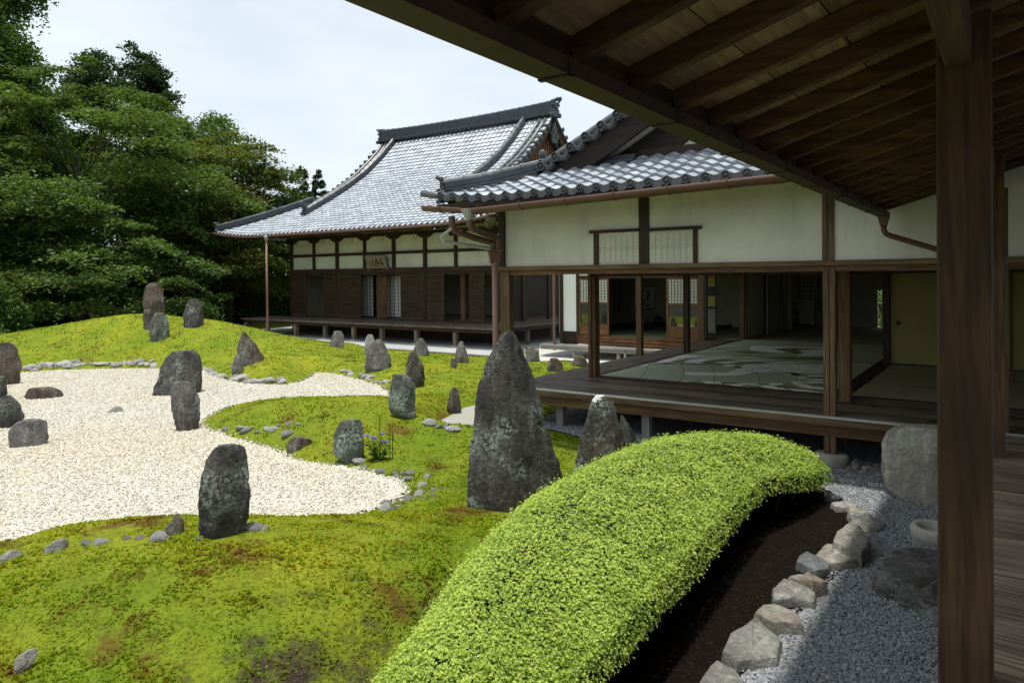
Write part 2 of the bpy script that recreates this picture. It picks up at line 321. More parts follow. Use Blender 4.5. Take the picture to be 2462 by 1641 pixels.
def moss_mat(name, ground):
    t = NT(name); w = t.coord((1, 1, 1)); a = t.noise(w, 0.55, 4, 0.6); b = t.noise(w, 3.2, 5, 0.65); c = t.noise(w, 38, 4, 0.7)
    col = t.mix(t.rng(a, 0.36, 0.68), (0.165, 0.255, 0.016) if False else (0.195, 0.290, 0.018), (0.365, 0.39, 0.026))
    col = t.mix(t.rng(b, 0.45, 0.7, 0, 0.6), col, (0.13, 0.20, 0.012)) if ground else t.mix(t.rng(b, 0.5, 0.72, 0, 0.6), col, (0.12, 0.235, 0.014))
    rn = t.noise(t.coord((1, 1, 1)), 1.55, 5, 0.7, 0.3); rust = t.rng(rn, 0.56, 0.66)
    col = t.mix(t.n('ShaderNodeMath', {0: rust, 1: 0.8}, operation='MULTIPLY').outputs[0], col, (0.15, 0.062, 0.020))
    so_ = t.n('ShaderNodeAttribute', attribute_name='soil').outputs['Fac']
    if ground:
        col = t.mix(t.rng(c, 0.35, 0.55, 0.62, 0.0), col, (0.085, 0.070, 0.016))
        sf = t.n('ShaderNodeMath', {0: so_, 1: t.rng(b, 0.3, 0.7, -0.35, 0.35)}, operation='ADD').outputs[0]
        col = t.mix(t.rng(sf, 0.35, 0.65), col, t.mix(c, (0.030, 0.022, 0.014), (0.125, 0.095, 0.065)))
        return t.finish(col, 0.95, t.bump(c, 1.0, 0.05), 0.1)
    r = t.n('ShaderNodeAttribute', attribute_name='rnd').outputs['Fac']
    col = t.mix(1.0, col, t.ramp(r, [(0, (0.75, 0.8, 0.7)), (0.86, (1.25, 1.22, 1.1)), (0.875, (0.70, 0.36, 0.5)), (1, (0.85, 0.42, 0.6))]), 'MULTIPLY')
    d = t.n('ShaderNodeBsdfDiffuse', {'Color': col}); tr = t.n('ShaderNodeBsdfTranslucent', {'Color': col})
    m1 = t.n('ShaderNodeMixShader', {0: 0.3, 1: d.outputs[0], 2: tr.outputs[0]}); t.t.links.new(m1.outputs[0], t.o.inputs['Surface']); return t.m
MOSS = moss_mat('moss_ground', True); TUFT = moss_mat('moss_tuft', False)
def gravel_mat(name, stops, base=False, tan=None):
    t = NT(name)
    if base:
        c = t.n('ShaderNodeTexVoronoi', {'Vector': t.coord((1, 1, 1)), 'Scale': 42.0}); f = t.n('ShaderNodeSeparateColor', {0: c.outputs['Color']}).outputs[0]
        col = t.ramp(f, stops); col = t.mix(t.rng(c.outputs['Distance'], 0.25, 0.75, 0, 0.6), col, tuple(q*0.35 for q in stops[0][1]))
        nm = t.bump(c.outputs['Distance'], 1.0, -0.02)
    else:
        col = t.ramp(t.n('ShaderNodeAttribute', attribute_name='rnd').outputs['Fac'], stops); nm = None
    if tan: col = t.mix(t.rng(t.noise(t.coord((1, 1, 1)), 0.28, 3), 0.42, 0.62, 0, 0.55), col, t.mix(1.0, col, tan, 'MULTIPLY'))
    return t.finish(col, 0.9, nm, 0.2)
WST = [(0, (0.37, 0.33, 0.25)), (0.15, (0.51, 0.475, 0.39)), (0.5, (0.61, 0.58, 0.50)), (1, (0.71, 0.675, 0.60))]
GST = [(0, (0.17, 0.18, 0.19)), (0.5, (0.27, 0.285, 0.30)), (0.95, (0.37, 0.385, 0.40)), (0.985, (0.42, 0.37, 0.28)), (1, (0.5, 0.49, 0.46))]
WGB = gravel_mat('white_gravel_bed', WST, True, (1.0, 0.94, 0.82)); WGS = gravel_mat('white_gravel_stone', WST, False, (1.0, 0.94, 0.82))
GGB = gravel_mat('grey_gravel_bed', GST, True); GGS = gravel_mat('grey_gravel_stone', GST)
# ------------------------------------------------------------------ ground
def zpoly(pts, z): return np.array([onZ(v(*p), z)[:2] for p in pts])
ZW, ZG = -0.72, -0.60                                        # level of the white and of the grey gravel
GRAVEL = zpoly([(-90,1310),(0,1283),(60,1262),(130,1246),(200,1240),(300,1230),(380,1224),(460,1217),(565,1217),(650,1205),(730,1195),(800,1178),(860,1162),(905,1140),(918,1125),(905,1108),
    (880,1098),(840,1085),(790,1075),(740,1070),(690,1062),(655,1056),(640,1043),(610,1030),(575,1020),(540,1010),(500,996),(470,987),(452,977),(462,962),(485,947),(520,932),(580,920),(650,913),(720,910),(800,911),(890,913),
    (886,899),(862,884),(820,872),(780,862),(750,857),(727,858),(714,868),(690,879),(650,884),(600,884),(560,881),(520,873),(485,862),(467,851),(430,849),(360,847),(280,847),(200,848),(120,851),(50,856),(10,864),(-60,880),(-200,960),(-260,1100)], ZW)
SAND1 = zpoly([(988,977),(1045,986),(1110,988),(1110,925),(1066,935),(1030,955)], -0.66)
SAND2 = zpoly([(1228,829),(1300,826),(1350,832),(1420,840),(1480,815),(1420,790),(1200,800)], -0.66)
GREY = np.array([(-1.36,-1.5),(-1.34,3.9),(-1.26,4.8),(-1.16,5.6),(-1.08,6.4),(-1.18,7.4),(-1.45,8.0),(-2.2,8.75),(-3.0,8.55),(-3.7,8.35),(-4.6,8.75),(-5.4,9.1),(-6.2,9.3),(-6.4,10.5),(-6.4,15.0),(9.0,15.0),(9.0,-4.5),(-1.36,-4.5)])
def sdist(poly, x, y):                                       # signed distance, negative inside
    x = np.asarray(x, float); y = np.asarray(y, float); d = np.full(x.shape, 1e9); ins = np.zeros(x.shape, bool); n = len(poly)
    for i in range(n):
        ax, ay = poly[i]; bx, by = poly[(i+1) % n]; ex, ey = bx-ax, by-ay
        t_ = np.clip(((x-ax)*ex+(y-ay)*ey)/(ex*ex+ey*ey+1e-12), 0, 1)
        d = np.minimum(d, (x-ax-t_*ex)**2+(y-ay-t_*ey)**2)
        c = ((ay > y) != (by > y)) & (x < (bx-ax)*(y-ay)/(by-ay+1e-12)+ax); ins ^= c
    d = np.sqrt(d); return np.where(ins, -d, d)
MOUNDS = [(-22.8, 12.7, 3.2, 1.6, 1.05, 26), (-26.3, 10.2, 3.6, 1.6, 0.40, 35), (-18.0, 12.2, 2.0, 1.3, 0.22, 20), (-15.2, 10.6, 2.2, 1.4, 0.22, 30), (-9.3, 8.0, 2.2, 1.2, 0.34, 35),
          (-8.3, 6.9, 1.2, 0.8, 0.10, 40), (-5.1, 2.6, 2.0, 1.1, 0.34, 35), (-3.9, 4.6, 1.2, 1.2, 0.16, 20), (-12.6, 12.8, 2.6, 1.8, 0.16, 30), (-3.6, 1.0, 1.4, 1.6, 0.22, 0), (-9.5, 1.8, 3.0, 1.5, 0.25, 20)]
def height(x, y):
    x = np.asarray(x, float); y = np.asarray(y, float)
    d = sdist(GRAVEL, x, y); b = np.zeros_like(x)
    for cx, cy, sx, sy, a, an in MOUNDS:
        c, s = math.cos(rad(an)), math.sin(rad(an)); u_ = (x-cx)*c+(y-cy)*s; w_ = -(x-cx)*s+(y-cy)*c
        b = b+a*np.exp(-0.5*((u_/sx)**2+(w_/sy)**2))
    b = b+0.05*vnoise(np.stack([x*0.7, y*0.7, x*0], -1), 3)+0.02*vnoise(np.stack([x*2.3, y*2.3, x*0], -1), 4)
    h = ZW-0.03+sstep(-0.05, 0.45, d)*0.09+np.maximum(b, -0.03)*sstep(0.0, 1.3, d)
    h = h*sstep(0, 1, (17.6-y)/1.0)+(-0.76)*(1-sstep(0, 1, (17.6-y)/1.0)) if True else h
    g = sdist(GREY, x, y); f = sstep(0.45, 0.0, g); h = h*(1-f)+(ZG-0.03)*f
    soil = (x > -3.1) & (x < -1.2) & (y < 8.6); f = sstep(-3.3, -2.7, x)*sstep(8.8, 8.2, y)*sstep(-0.05, 0.1, g); h = h*(1-f)+(-0.60)*f
    for P in (SAND1, SAND2):
        q = sdist(P, x, y); f = sstep(0.35, 0.0, q); h = h*(1-f)+(-0.69)*f
    f = sstep(-2.4, -1.9, x)*sstep(7.6, 8.3, y)*0; return h
def at(px, py, vw=True):                                     # where a sight line meets the ground
    d = ray(*(v(px, py) if vw else (px, py))); t_ = np.concatenate([np.linspace(1.2, 12, 700), np.linspace(12, 60, 1200)])
    P = EYE[None]+d[None]*t_[:, None]; below = P[:, 2] < height(P[:, 0], P[:, 1])
    i = int(np.argmax(below)) if below.any() else len(t_)-1; return P[i]
def axis_pts(a, b, dens):                                    # finer towards the camera
    out = [a]
    while out[-1] < b: out.append(out[-1]+dens(out[-1]))
    return np.array(out)
xs = -axis_pts(-3.6, 62.0, lambda q: 0.07 if q < 8 else 0.11 if q < 20 else 0.22 if q < 34 else 0.8)[::-1]
ys = axis_pts(-3.0, 46.0, lambda q: 0.07 if q < 9 else 0.13 if q < 19 else 0.7)
GX, GY = np.meshgrid(xs, ys, indexing='ij'); GZ = height(GX, GY)
BUSH_Y = np.array([-0.5, 1.0, 2.7, 3.3, 4.2, 5.3, 6.4, 7.2, 7.8, 8.15]); BUSH_L = np.array([-2.05, -2.25, -2.66, -2.90, -3.16, -3.34, -3.34, -3.14, -2.82, -2.35]); BUSH_R = np.array([-1.55, -1.58, -1.62, -1.62, -1.66, -1.74, -1.79, -1.58, -1.50, -1.90])
def soil_at(x, y):
    dl = np.interp(y, BUSH_Y, BUSH_L); s1 = sstep(-0.75, 0.1, x-dl)*sstep(8.7, 8.0, y)
    s2 = sstep(4.4, 2.6, y)*sstep(-4.3, -2.9, x); return np.clip(np.maximum(s1*np.where(y > 5.2, 0.9, 1.0)*sstep(-0.25, 0.15, x-dl-0.0*y)+s1*0.3*sstep(5.5, 3.5, y), 0.50*s2), 0, 1)
n0, n1 = GX.shape; idx = np.arange(n0*n1).reshape(n0, n1)
F = np.stack([idx[:-1, :-1], idx[1:, :-1], idx[1:, 1:], idx[:-1, 1:]], -1).reshape(-1, 4)
me = np_mesh('moss_ground', np.stack([GX, GY, GZ], -1).reshape(-1, 3), F, True, pt_attr={'soil': soil_at(GX, GY).ravel()})
struct(link('moss_ground', me, MOSS))
mb = MB(); mb.grid([[(x, y, -1.05) for y in (-400, 400)] for x in (-400, 400)][::-1]); struct(part('ground', mb, plain('earth', (0.05, 0.045, 0.025), 0.95, 0.3)))
def sheet(name, poly, z, mat):
    import bmesh
    bm = bmesh.new(); f = bm.faces.new([bm.verts.new((p[0], p[1], z)) for p in poly]); bmesh.ops.triangulate(bm, faces=[f])
    m_ = bpy.data.meshes.new(name); bm.normal_update(); bm.to_mesh(m_); bm.free()
    if m_.polygons[0].normal.z < 0: m_.flip_normals()
    return struct(link(name, m_, mat))
sheet('white_gravel', GRAVEL, ZW+0.0, WGB); WSN = plain('white_sand_bed', (0.50, 0.49, 0.46), 0.95, 0.12, 40, 0.1, 0.6, 120)
sheet('pale_sand', SAND1, -0.665, plain('pale_sand_bed', (0.34, 0.33, 0.29), 0.95, 0.25, 40, 0.1, 0.6, 120)); sheet('white_sand', SAND2, -0.665, WSN); sheet('grey_gravel', GREY, ZG, GGB)
ICO_V = np.array([(0,0,1),(0.89,0,0.45),(0.28,0.85,0.45),(-0.72,0.53,0.45),(-0.72,-0.53,0.45),(0.28,-0.85,0.45),(0.72,0.53,-0.45),(-0.28,0.85,-0.45),(-0.89,0,-0.45),(-0.28,-0.85,-0.45),(0.72,-0.53,-0.45)])
ICO_F = np.array([(0,1,2),(0,2,3),(0,3,4),(0,4,5),(0,5,1),(1,6,2),(2,7,3),(3,8,4),(4,9,5),(5,10,1),(2,6,7),(3,7,8),(4,8,9),(5,9,10),(1,10,6)])
def shade_bed_mat():
    t = NT('shade_dark_soil'); w = t.coord((1, 1, 1)); a = t.noise(w, 60, 5, 0.7); b = t.noise(w, 9, 4, 0.6)
    col = t.ramp(a, [(0.35, (0.004, 0.003, 0.002)), (0.60, (0.014, 0.009, 0.006)), (0.70, (0.11, 0.07, 0.038))]); col = t.mix(t.rng(b, 0.55, 0.75, 0, 0.6), col, (0.040, 0.017, 0.009))  # near-black soil: bush shade put into the colour, flecked with litter
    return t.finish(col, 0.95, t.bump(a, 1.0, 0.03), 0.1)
SHADE_BED = shade_bed_mat()
def pebbles(name, pts, size, mat, z, surf=False):                        # loose stones lying on a gravel bed: nobody could count them
    n = len(pts); S = size*(0.6+0.8*rng.random((n, 1, 1)))*(0.6+0.7*rng.random((n, 1, 3)))*np.array([1, 1, 0.75]); a = rng.random(n)*6.283; ca, sa = np.cos(a), np.sin(a)
    tl = rng.normal(0, 0.5, n); V = (ICO_V[None]*(1+0.35*rng.standard_normal((n, 11, 1))*0.6))*S
    y_, z_ = V[..., 1]*np.cos(tl)[:, None]-V[..., 2]*np.sin(tl)[:, None], V[..., 1]*np.sin(tl)[:, None]+V[..., 2]*np.cos(tl)[:, None]; x_ = V[..., 0]
    V = np.stack([x_*ca[:, None]-y_*sa[:, None], x_*sa[:, None]+y_*ca[:, None], z_], -1)+np.stack([pts[:, 0], pts[:, 1], np.maximum(z, height(pts[:, 0], pts[:, 1])+0.006) if surf else np.full(n, z)], -1)[:, None]
    Fc = (ICO_F[None]+(np.arange(n)*11)[:, None, None]).reshape(-1, 3)
    return struct(link(name, np_mesh(name, V.reshape(-1, 3), Fc, False, face_attr={'rnd': np.repeat(rng.random(n), 15)}), mat), 'stuff')
def scatter(poly, n, near=True, p=1.6, lim=None):
    lo, hi = poly.min(0), poly.max(0); P = lo+(hi-lo)*rng.random((n*6, 2)); d = np.hypot(P[:, 0], P[:, 1])
    P = P[(rng.random(len(P)) < (4.0/np.maximum(d, 4.0))**p) & (sdist(poly, P[:, 0], P[:, 1]) < 0.03)]; 
    a = P@fw[:2]; s = P@rt[:2]; P = P[(a > 1.0) & (np.abs(s) < a*0.80+0.6)]; return P[:n]
pw = scatter(GRAVEL, 190000, p=1.05); st_ = GRAVEL[rng.integers(0, len(GRAVEL), 9000)]; st2 = np.roll(GRAVEL, -1, 0); k_ = rng.integers(0, len(GRAVEL), 14000); f_ = rng.random((14000, 1)); st_ = GRAVEL[k_]*(1-f_)+st2[k_]*f_+rng.normal(0, 0.07, (14000, 2)); dd_ = np.hypot(st_[:, 0], st_[:, 1]); st_ = st_[(rng.random(14000) < 6/np.maximum(dd_, 6)) & (st_[:, 1] > 0.5)]
pw = np.concatenate([pw, st_])
pebbles('white_gravel_stones', pw, 0.0122, WGS, ZW+0.004, True)
pg = scatter(np.array([p for p in GREY if p[0] < 2 and p[1] < 10]+[(0.2, 9.6), (0.2, -1.5)]) if False else np.clip(GREY, [-7, 0.5], [0.3, 10.4]), 120000, p=1.3); pg = pg[(pg[:, 1] < 9.6)]
pebbles('grey_gravel_stones', pg, 0.0105, GGS, ZG+0.004)
sheet('shade_dark_soil_bed', np.array([(-1.30, -1.0), (-1.30, 3.9), (-1.22, 4.8), (-1.14, 5.6), (-1.06, 6.3), (-1.20, 7.3), (-1.5, 8.0), (-2.1, 8.25), (-2.7, 7.8), (-2.9, 7.0), (-2.9, 5.0), (-2.5, 3.0), (-2.1, -1.0)]), -0.590, SHADE_BED)  # bed darkened by colour out to the stones, in place of bush shadow
# moss tufts: little upright leafy stars, thinning out with distance and over bare soil
def moss_tufts(n):
    P = np.stack([-rng.random(n*9)*34.0+0.2, rng.random(n*9)*20.0-1.0], -1); d = np.hypot(P[:, 0], P[:, 1]); P = P[rng.random(len(P)) < (3.0/np.maximum(d, 3.0))**1.95]
    a = P@fw[:2]; s = P@rt[:2]; P = P[(a > 1.0) & (np.abs(s) < a*0.80+0.5) & (P[:, 1] < 17.3)]
    P = P[(sdist(GRAVEL, P[:, 0], P[:, 1]) > -0.05*rng.random(len(P))**2)]; P = P[(sdist(GREY, P[:, 0], P[:, 1]) > 0.05)]
    for S_ in (SAND1, SAND2): P = P[sdist(S_, P[:, 0], P[:, 1]) > 0]
    so_ = soil_at(P[:, 0], P[:, 1]); nn = fbm(np.stack([P[:, 0]*2.2, P[:, 1]*2.2, P[:, 0]*0], -1), 9, 3); P = P[(rng.random(len(P)) > so_*1.25+0.15*nn) ]
    P = P[:n]; m = len(P); D = np.hypot(P[:, 0], P[:, 1]); z = height(P[:, 0], P[:, 1]); cl = fbm(np.stack([P[:, 0]*4.5, P[:, 1]*4.5, P[:, 0]*0], -1), 21, 3)
    hgt = np.clip(0.015+0.012*cl, 0.005, 0.038)*(1+0.015*D); w = 0.0026*(1+0.30*D); K = 5; V = []; 
    for k in range(K):
        a = rng.random(m)*6.283; ln = (0.5+0.6*rng.random(m))*hgt*0.8; dx, dy = np.cos(a), np.sin(a)
        base = np.stack([P[:, 0], P[:, 1], z-0.008], -1); tip = base+np.stack([dx*ln, dy*ln, hgt*(0.6+0.7*rng.random(m))], -1)
        sd2 = np.stack([-dy, dx, dx*0], -1)*w[:, None]; mid = base*0.45+tip*0.55; V.append(np.stack([base, mid-sd2, tip, mid+sd2], 1))
    V = np.stack(V, 1).reshape(-1, 3); Fq = np.arange(len(V)).reshape(-1, 4)
    return struct(link('moss', np_mesh('moss', V, Fq, False, face_attr={'rnd': np.repeat(rng.random(m), K)}), TUFT), 'stuff')
moss_tufts(420000)
# ------------------------------------------------------------------ roofs
def tiled(surf, U, Vv, mat, name, parent, wave=0.028, step=0.03, segs=6, rnd_seed=1, keep=None, lip=0.0):
    """interlocking pantiles: surf(u, v)->points; U tile edges along the eave, Vv course lines up the slope"""
    nu = len(U)-1; s = np.linspace(0, 1, segs+1); us = np.concatenate([U[i]+(U[i+1]-U[i])*s[:-1] for i in range(nu)]+[[U[-1]]]); ph = np.concatenate([s[:-1]]*nu+[[1.0]])
    w = wave*(0.80*np.cos(2*math.pi*ph+0.2)+0.14*np.cos(4*math.pi*ph-0.6)); VV, FF, AA = [], [], []; base = 0; rr = np.random.default_rng(rnd_seed)
    for j in range(len(Vv)-1):
        v0, v1 = Vv[j], Vv[j+1]; lo = surf(us, np.full_like(us, v0)); hi = surf(us, np.full_like(us, v1))
        t1 = np.gradient(lo, axis=0); t2 = hi-lo; nrm = np.cross(t1, t2); nrm /= np.linalg.norm(nrm, axis=1)[:, None]+1e-9; nrm *= np.sign(nrm[:, 2:3])
        jit = np.repeat(rr.normal(0, 0.004, nu), segs); jit = np.append(jit, jit[-1])
        A = lo+nrm*(w+step+jit)[:, None]; B = hi+nrm*(w+jit*0.3)[:, None]; C = lo+nrm*(w-0.006)[:, None]
        m = len(us); VV += [C, A, A.copy(), B]; rv = rr.random(nu)
        for q in range(m-1):
            um = (us[q]+us[q+1])/2
            if keep is not None and not keep(um, (v0+v1)/2): continue
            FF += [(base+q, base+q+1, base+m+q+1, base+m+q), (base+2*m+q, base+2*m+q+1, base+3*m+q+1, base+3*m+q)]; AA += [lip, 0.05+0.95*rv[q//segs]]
        base += 4*m
    V = np.concatenate(VV); F_ = np.array(FF); us_, inv = np.unique(F_, return_inverse=True); V = V[us_]; F_ = inv.reshape(F_.shape)
    c = (V.min(0)+V.max(0))/2; me = np_mesh(name, V-c, F_, True, face_attr={'rnd': AA}); return link(name, me, mat, parent, c)
def ridge_stack(name, pts, parent, layers=5, w0=0.30, w1=0.22, h=0.09, roll=0.075, joint=0.42, mat=RIDGE):
    """ridge: courses of flat tiles, each set back, under a row of round cap tiles"""
    pts = np.asarray(pts, float); d = np.gradient(pts, axis=0); d[:, 2] *= 0; d /= np.linalg.norm(d, axis=1)[:, None]; sd_ = np.stack([d[:, 1], -d[:, 0], d[:, 0]*0], -1); mb = MB()
    for k in range(layers):
        w = w0+(w1-w0)*k/max(1, layers-1)+(0.03 if k % 2 == 0 else 0); z0, z1 = k*h, k*h+h*(0.78 if k % 2 == 0 else 1.0)
        ring = np.stack([pts-sd_*w/2+[0, 0, z0], pts+sd_*w/2+[0, 0, z0], pts+sd_*w/2+[0, 0, z1], pts-sd_*w/2+[0, 0, z1], pts-sd_*w/2+[0, 0, z0]], 1); mb.grid(ring)
        for e in (0, -1): mb.add(ring[e][:4], [(0, 1, 2, 3)])
    o = part(name, mb, mat, parent); top = pts+[0, 0, layers*h]; mb2 = MB(); seg = np.linalg.norm(np.diff(top, axis=0), axis=1); S = np.concatenate([[0], np.cumsum(seg)]); n = max(1, int(S[-1]/joint))
    for i in range(n):
        ss = np.linspace(S[-1]*i/n, S[-1]*(i+1)/n, 3); q = np.stack([np.interp(ss, S, top[:, a]) for a in range(3)], -1); mb2.tube(q, [roll*1.06, roll, roll*0.94], 10)
        mb2.tube([q[0]-(q[1]-q[0])*0.02, q[0]+(q[1]-q[0])*0.16], roll*1.22, 10)
    cap = part('cap_tiles', mb2, TILE, o, smooth=False); return o
def disc_tile(mb, c, n, r, length=0.18, swirl=True):
    """round eave-end tile: barrel body, rim and three comma marks on the face; n = outward direction of the face"""
    c = np.asarray(c, float); n = np.asarray(n, float); n /= np.linalg.norm(n); a = np.cross(n, [0, 0, 1.0]); a /= np.linalg.norm(a); b = np.cross(a, n)
    mb.tube([c-n*length, c], r*0.92, 12); mb.tube([c-n*0.03, c+n*0.0], r, 14)
    th = np.linspace(0, 2*math.pi, 15); rim = np.stack([[c+n*z+(a*math.cos(t)+b*math.sin(t))*q for q, z in ((r, 0.001), (r, 0.012), (r*0.8, 0.012), (r*0.78, 0.002))] for t in th]); mb.grid(rim)
    if swirl:
        for k in range(3):
            pts = []
            for s in np.linspace(0, 1, 6):
                t = k*2.094+s*2.7; q = r*(0.16+0.48*s); pts.append(c+n*0.006+(a*math.cos(t)+b*math.sin(t))*q)
            mb.tube(pts, np.linspace(r*0.17, r*0.04, 6), 5)
def ridge_end(mb, c, n, s=1.0):
    """demon-board ridge end: shield with horns, scroll shoulders and a boss"""
    c = np.asarray(c, float); n = np.asarray(n, float)/np.linalg.norm(n); a = np.cross(n, [0, 0, 1.0]); a /= np.linalg.norm(a)
    prof = [(-0.30, 0), (-0.34, 0.10), (-0.24, 0.16), (-0.26, 0.30), (-0.17, 0.36), (-0.19, 0.52), (-0.10, 0.60), (0, 0.64), (0.10, 0.60), (0.19, 0.52), (0.17, 0.36), (0.26, 0.30), (0.24, 0.16), (0.34, 0.10), (0.30, 0)]
    mb.prism([c+a*x*s+np.array([0, 0, z*s])-n*0.06*s for x, z in prof], n*0.12*s)
    for x, z, r in ((-0.26, 0.08, 0.10), (0.26, 0.08, 0.10), (0, 0.40, 0.10), (-0.17, 0.52, 0.06), (0.17, 0.52, 0.06)): mb.tube([c+a*x*s+np.array([0, 0, z*s])-n*0.08*s, c+a*x*s+np.array([0, 0, z*s])+n*0.11*s], r*s, 10)
    for x in (-0.14, 0.14): mb.tube([c+a*x*s+np.array([0, 0, 0.58*s]), c+a*x*1.4*s+np.array([0, 0, 0.70*s])+n*0.10*s, c+a*x*1.2*s+np.array([0, 0, 0.80*s])+n*0.24*s], [0.055*s, 0.05*s, 0.03*s], 8)
    mb.tube([c+np.array([0, 0, 0.72*s])-n*0.2*s, c+np.array([0, 0, 0.78*s])+n*0.30*s], [0.08*s, 0.075*s], 10)

# ------------------------------------------------------------------ main hall
HX0, HX1, HF, HV = -27.07, -15.47, 21.1, 19.08               # facade ends, facade plane, veranda edge
EX0, EX1, EY, EZ, RY = -29.35, -13.2, 18.62, 3.56, 26.0      # eave and ridge
hall = thing('main_hall', 'large temple hall with swept tiled roof, white panels and brown slatted shutters beyond the moss', 'temple hall', (-21.3, 21.1, 0))
PD = np.array([0, 1.3, 2.05, 3.05, 4.05, 5.15, 6.3, 7.38]); PZ = np.array([0, 0.70, 1.10, 1.64, 2.22, 2.95, 3.93, 5.03])
def hz(d): return EZ+np.interp(d, np.linspace(0, 7.38, 40), np.interp(np.linspace(0, 7.38, 40), PD, PZ))
def sag(x): return 0.30*np.clip(1-(x-EX0)/3.6, 0, 1)**2.2+0.30*np.clip(1-(EX1-x)/3.6, 0, 1)**2.2
def hall_front(u, w): return np.stack([u, EY+w, hz(w)+sag(u)*np.clip(1-w/3.0, 0, 1)], -1)
GXL, GXR = -26.10, -15.95                                    # verges of the upper gable part
def front_keep(u, w):
    lim = 3.0; return (u > EX0+min(w, lim) if w < lim else u > GXL) and (u < EX1-min(w, lim) if w < lim else u < GXR)
NU = int(round((EX1-EX0)/0.262)); U = np.linspace(EX0, EX1, NU+1); VV_ = np.linspace(0, 7.25, 34)
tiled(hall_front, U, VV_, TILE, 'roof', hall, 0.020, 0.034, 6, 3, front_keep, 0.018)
def hall_side(sgn):                                          # hipped ends below the gables
    x0 = EX0 if sgn < 0 else EX1
    def f(u, w): return np.stack([x0-sgn*w, u, hz(w)+0.30*np.clip(1-(u-EY)/3.6, 0, 1)**2.2*np.clip(1-w/3.0, 0, 1)], -1)
    return f
for sg in (-1, 1):
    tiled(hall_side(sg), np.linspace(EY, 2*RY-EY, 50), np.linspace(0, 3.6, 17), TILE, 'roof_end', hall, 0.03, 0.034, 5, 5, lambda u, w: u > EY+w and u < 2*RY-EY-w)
mb = MB(); mb.grid(np.array([[(x, 2*RY-EY-d, hz(d)) for d in np.linspace(2.9, 7.38, 10)] for x in (GXL-0.05, GXR+0.05)])); mb.grid(np.array([[(EX0+d, 2*RY-EY-d, hz(d)) for d in np.linspace(0, 3.0, 6)], [(EX1-d, 2*RY-EY-d, hz(d)) for d in np.linspace(0, 3.0, 6)]])); part('rear_roof', mb, TILE, hall)
for x in U[:-1]: 
    if EX0+0.2 < x < -13.6: mb = MB(); mb.tube([(x, EY+0.12, EZ+float(sag(np.array(x)))+0.045), (x, EY-0.035, EZ+float(sag(np.array(x)))+0.01)], 0.052, 8); part('eave_end_tile', mb, EAVET, hall)
xr = np.linspace(GXL-0.02, GXR+0.02, 24); rz = hz(7.38)
ridge = ridge_stack('main_ridge', [(x, RY, rz-0.12+0.10*abs((x-(GXL+GXR)/2)/5)**2.2) for x in xr], hall, 8, 0.50, 0.34, 0.068, 0.085, 0.36)
mb = MB()
for x in np.arange(GXL+0.35, GXR-0.2, 0.262): mb.tube([(x, RY-0.02, rz+0.0), (x, RY-0.40, rz-0.06)], 0.055, 8)
part('ridge_row_tiles', mb, RIDGE, ridge)
mb = MB(); ridge_end(mb, (GXR+0.06, RY, rz-0.12), (1, 0, 0), 0.95); ro1 = part('ridge_end_tile', mb, RIDGE, ridge)
mb = MB(); ridge_end(mb, (GXL-0.06, RY, rz-0.12), (-1, 0, 0), 0.95); part('ridge_end_tile', mb, RIDGE, ridge)
for xk in (GXL+0.96, GXR-1.42):                                # descending ridges
    ds = np.linspace(7.1, 1.75, 22); q = ridge_stack('descending_ridge', [(xk+(0.0 if xk < -20 else 0)*(7.1-d), EY+d, float(hz(d))) for d in ds], hall, 4, 0.30, 0.22, 0.058, 0.088, 0.36)
    mb = MB(); ridge_end(mb, (xk, EY+1.66, float(hz(1.7))), (0, -1, 0), 0.62); part('ridge_end_tile', mb, RIDGE, q)
for x0, sg in ((EX0, 1), (EX1, -1)):                          # hip ridges
    ts = np.linspace(0.12, 3.1, 18); q = ridge_stack('hip_ridge', [(x0+sg*t_, EY+t_, float(hz(t_))+0.30*max(0, 1-t_/3.6)**2.2) for t_ in ts], hall, 4, 0.30, 0.22, 0.052, 0.07, 0.38)
    mb = MB(); ridge_end(mb, (x0+sg*0.1, EY+0.1, EZ+0.30), (-sg, -1, 0), 0.5); part('ridge_end_tile', mb, RIDGE, q)
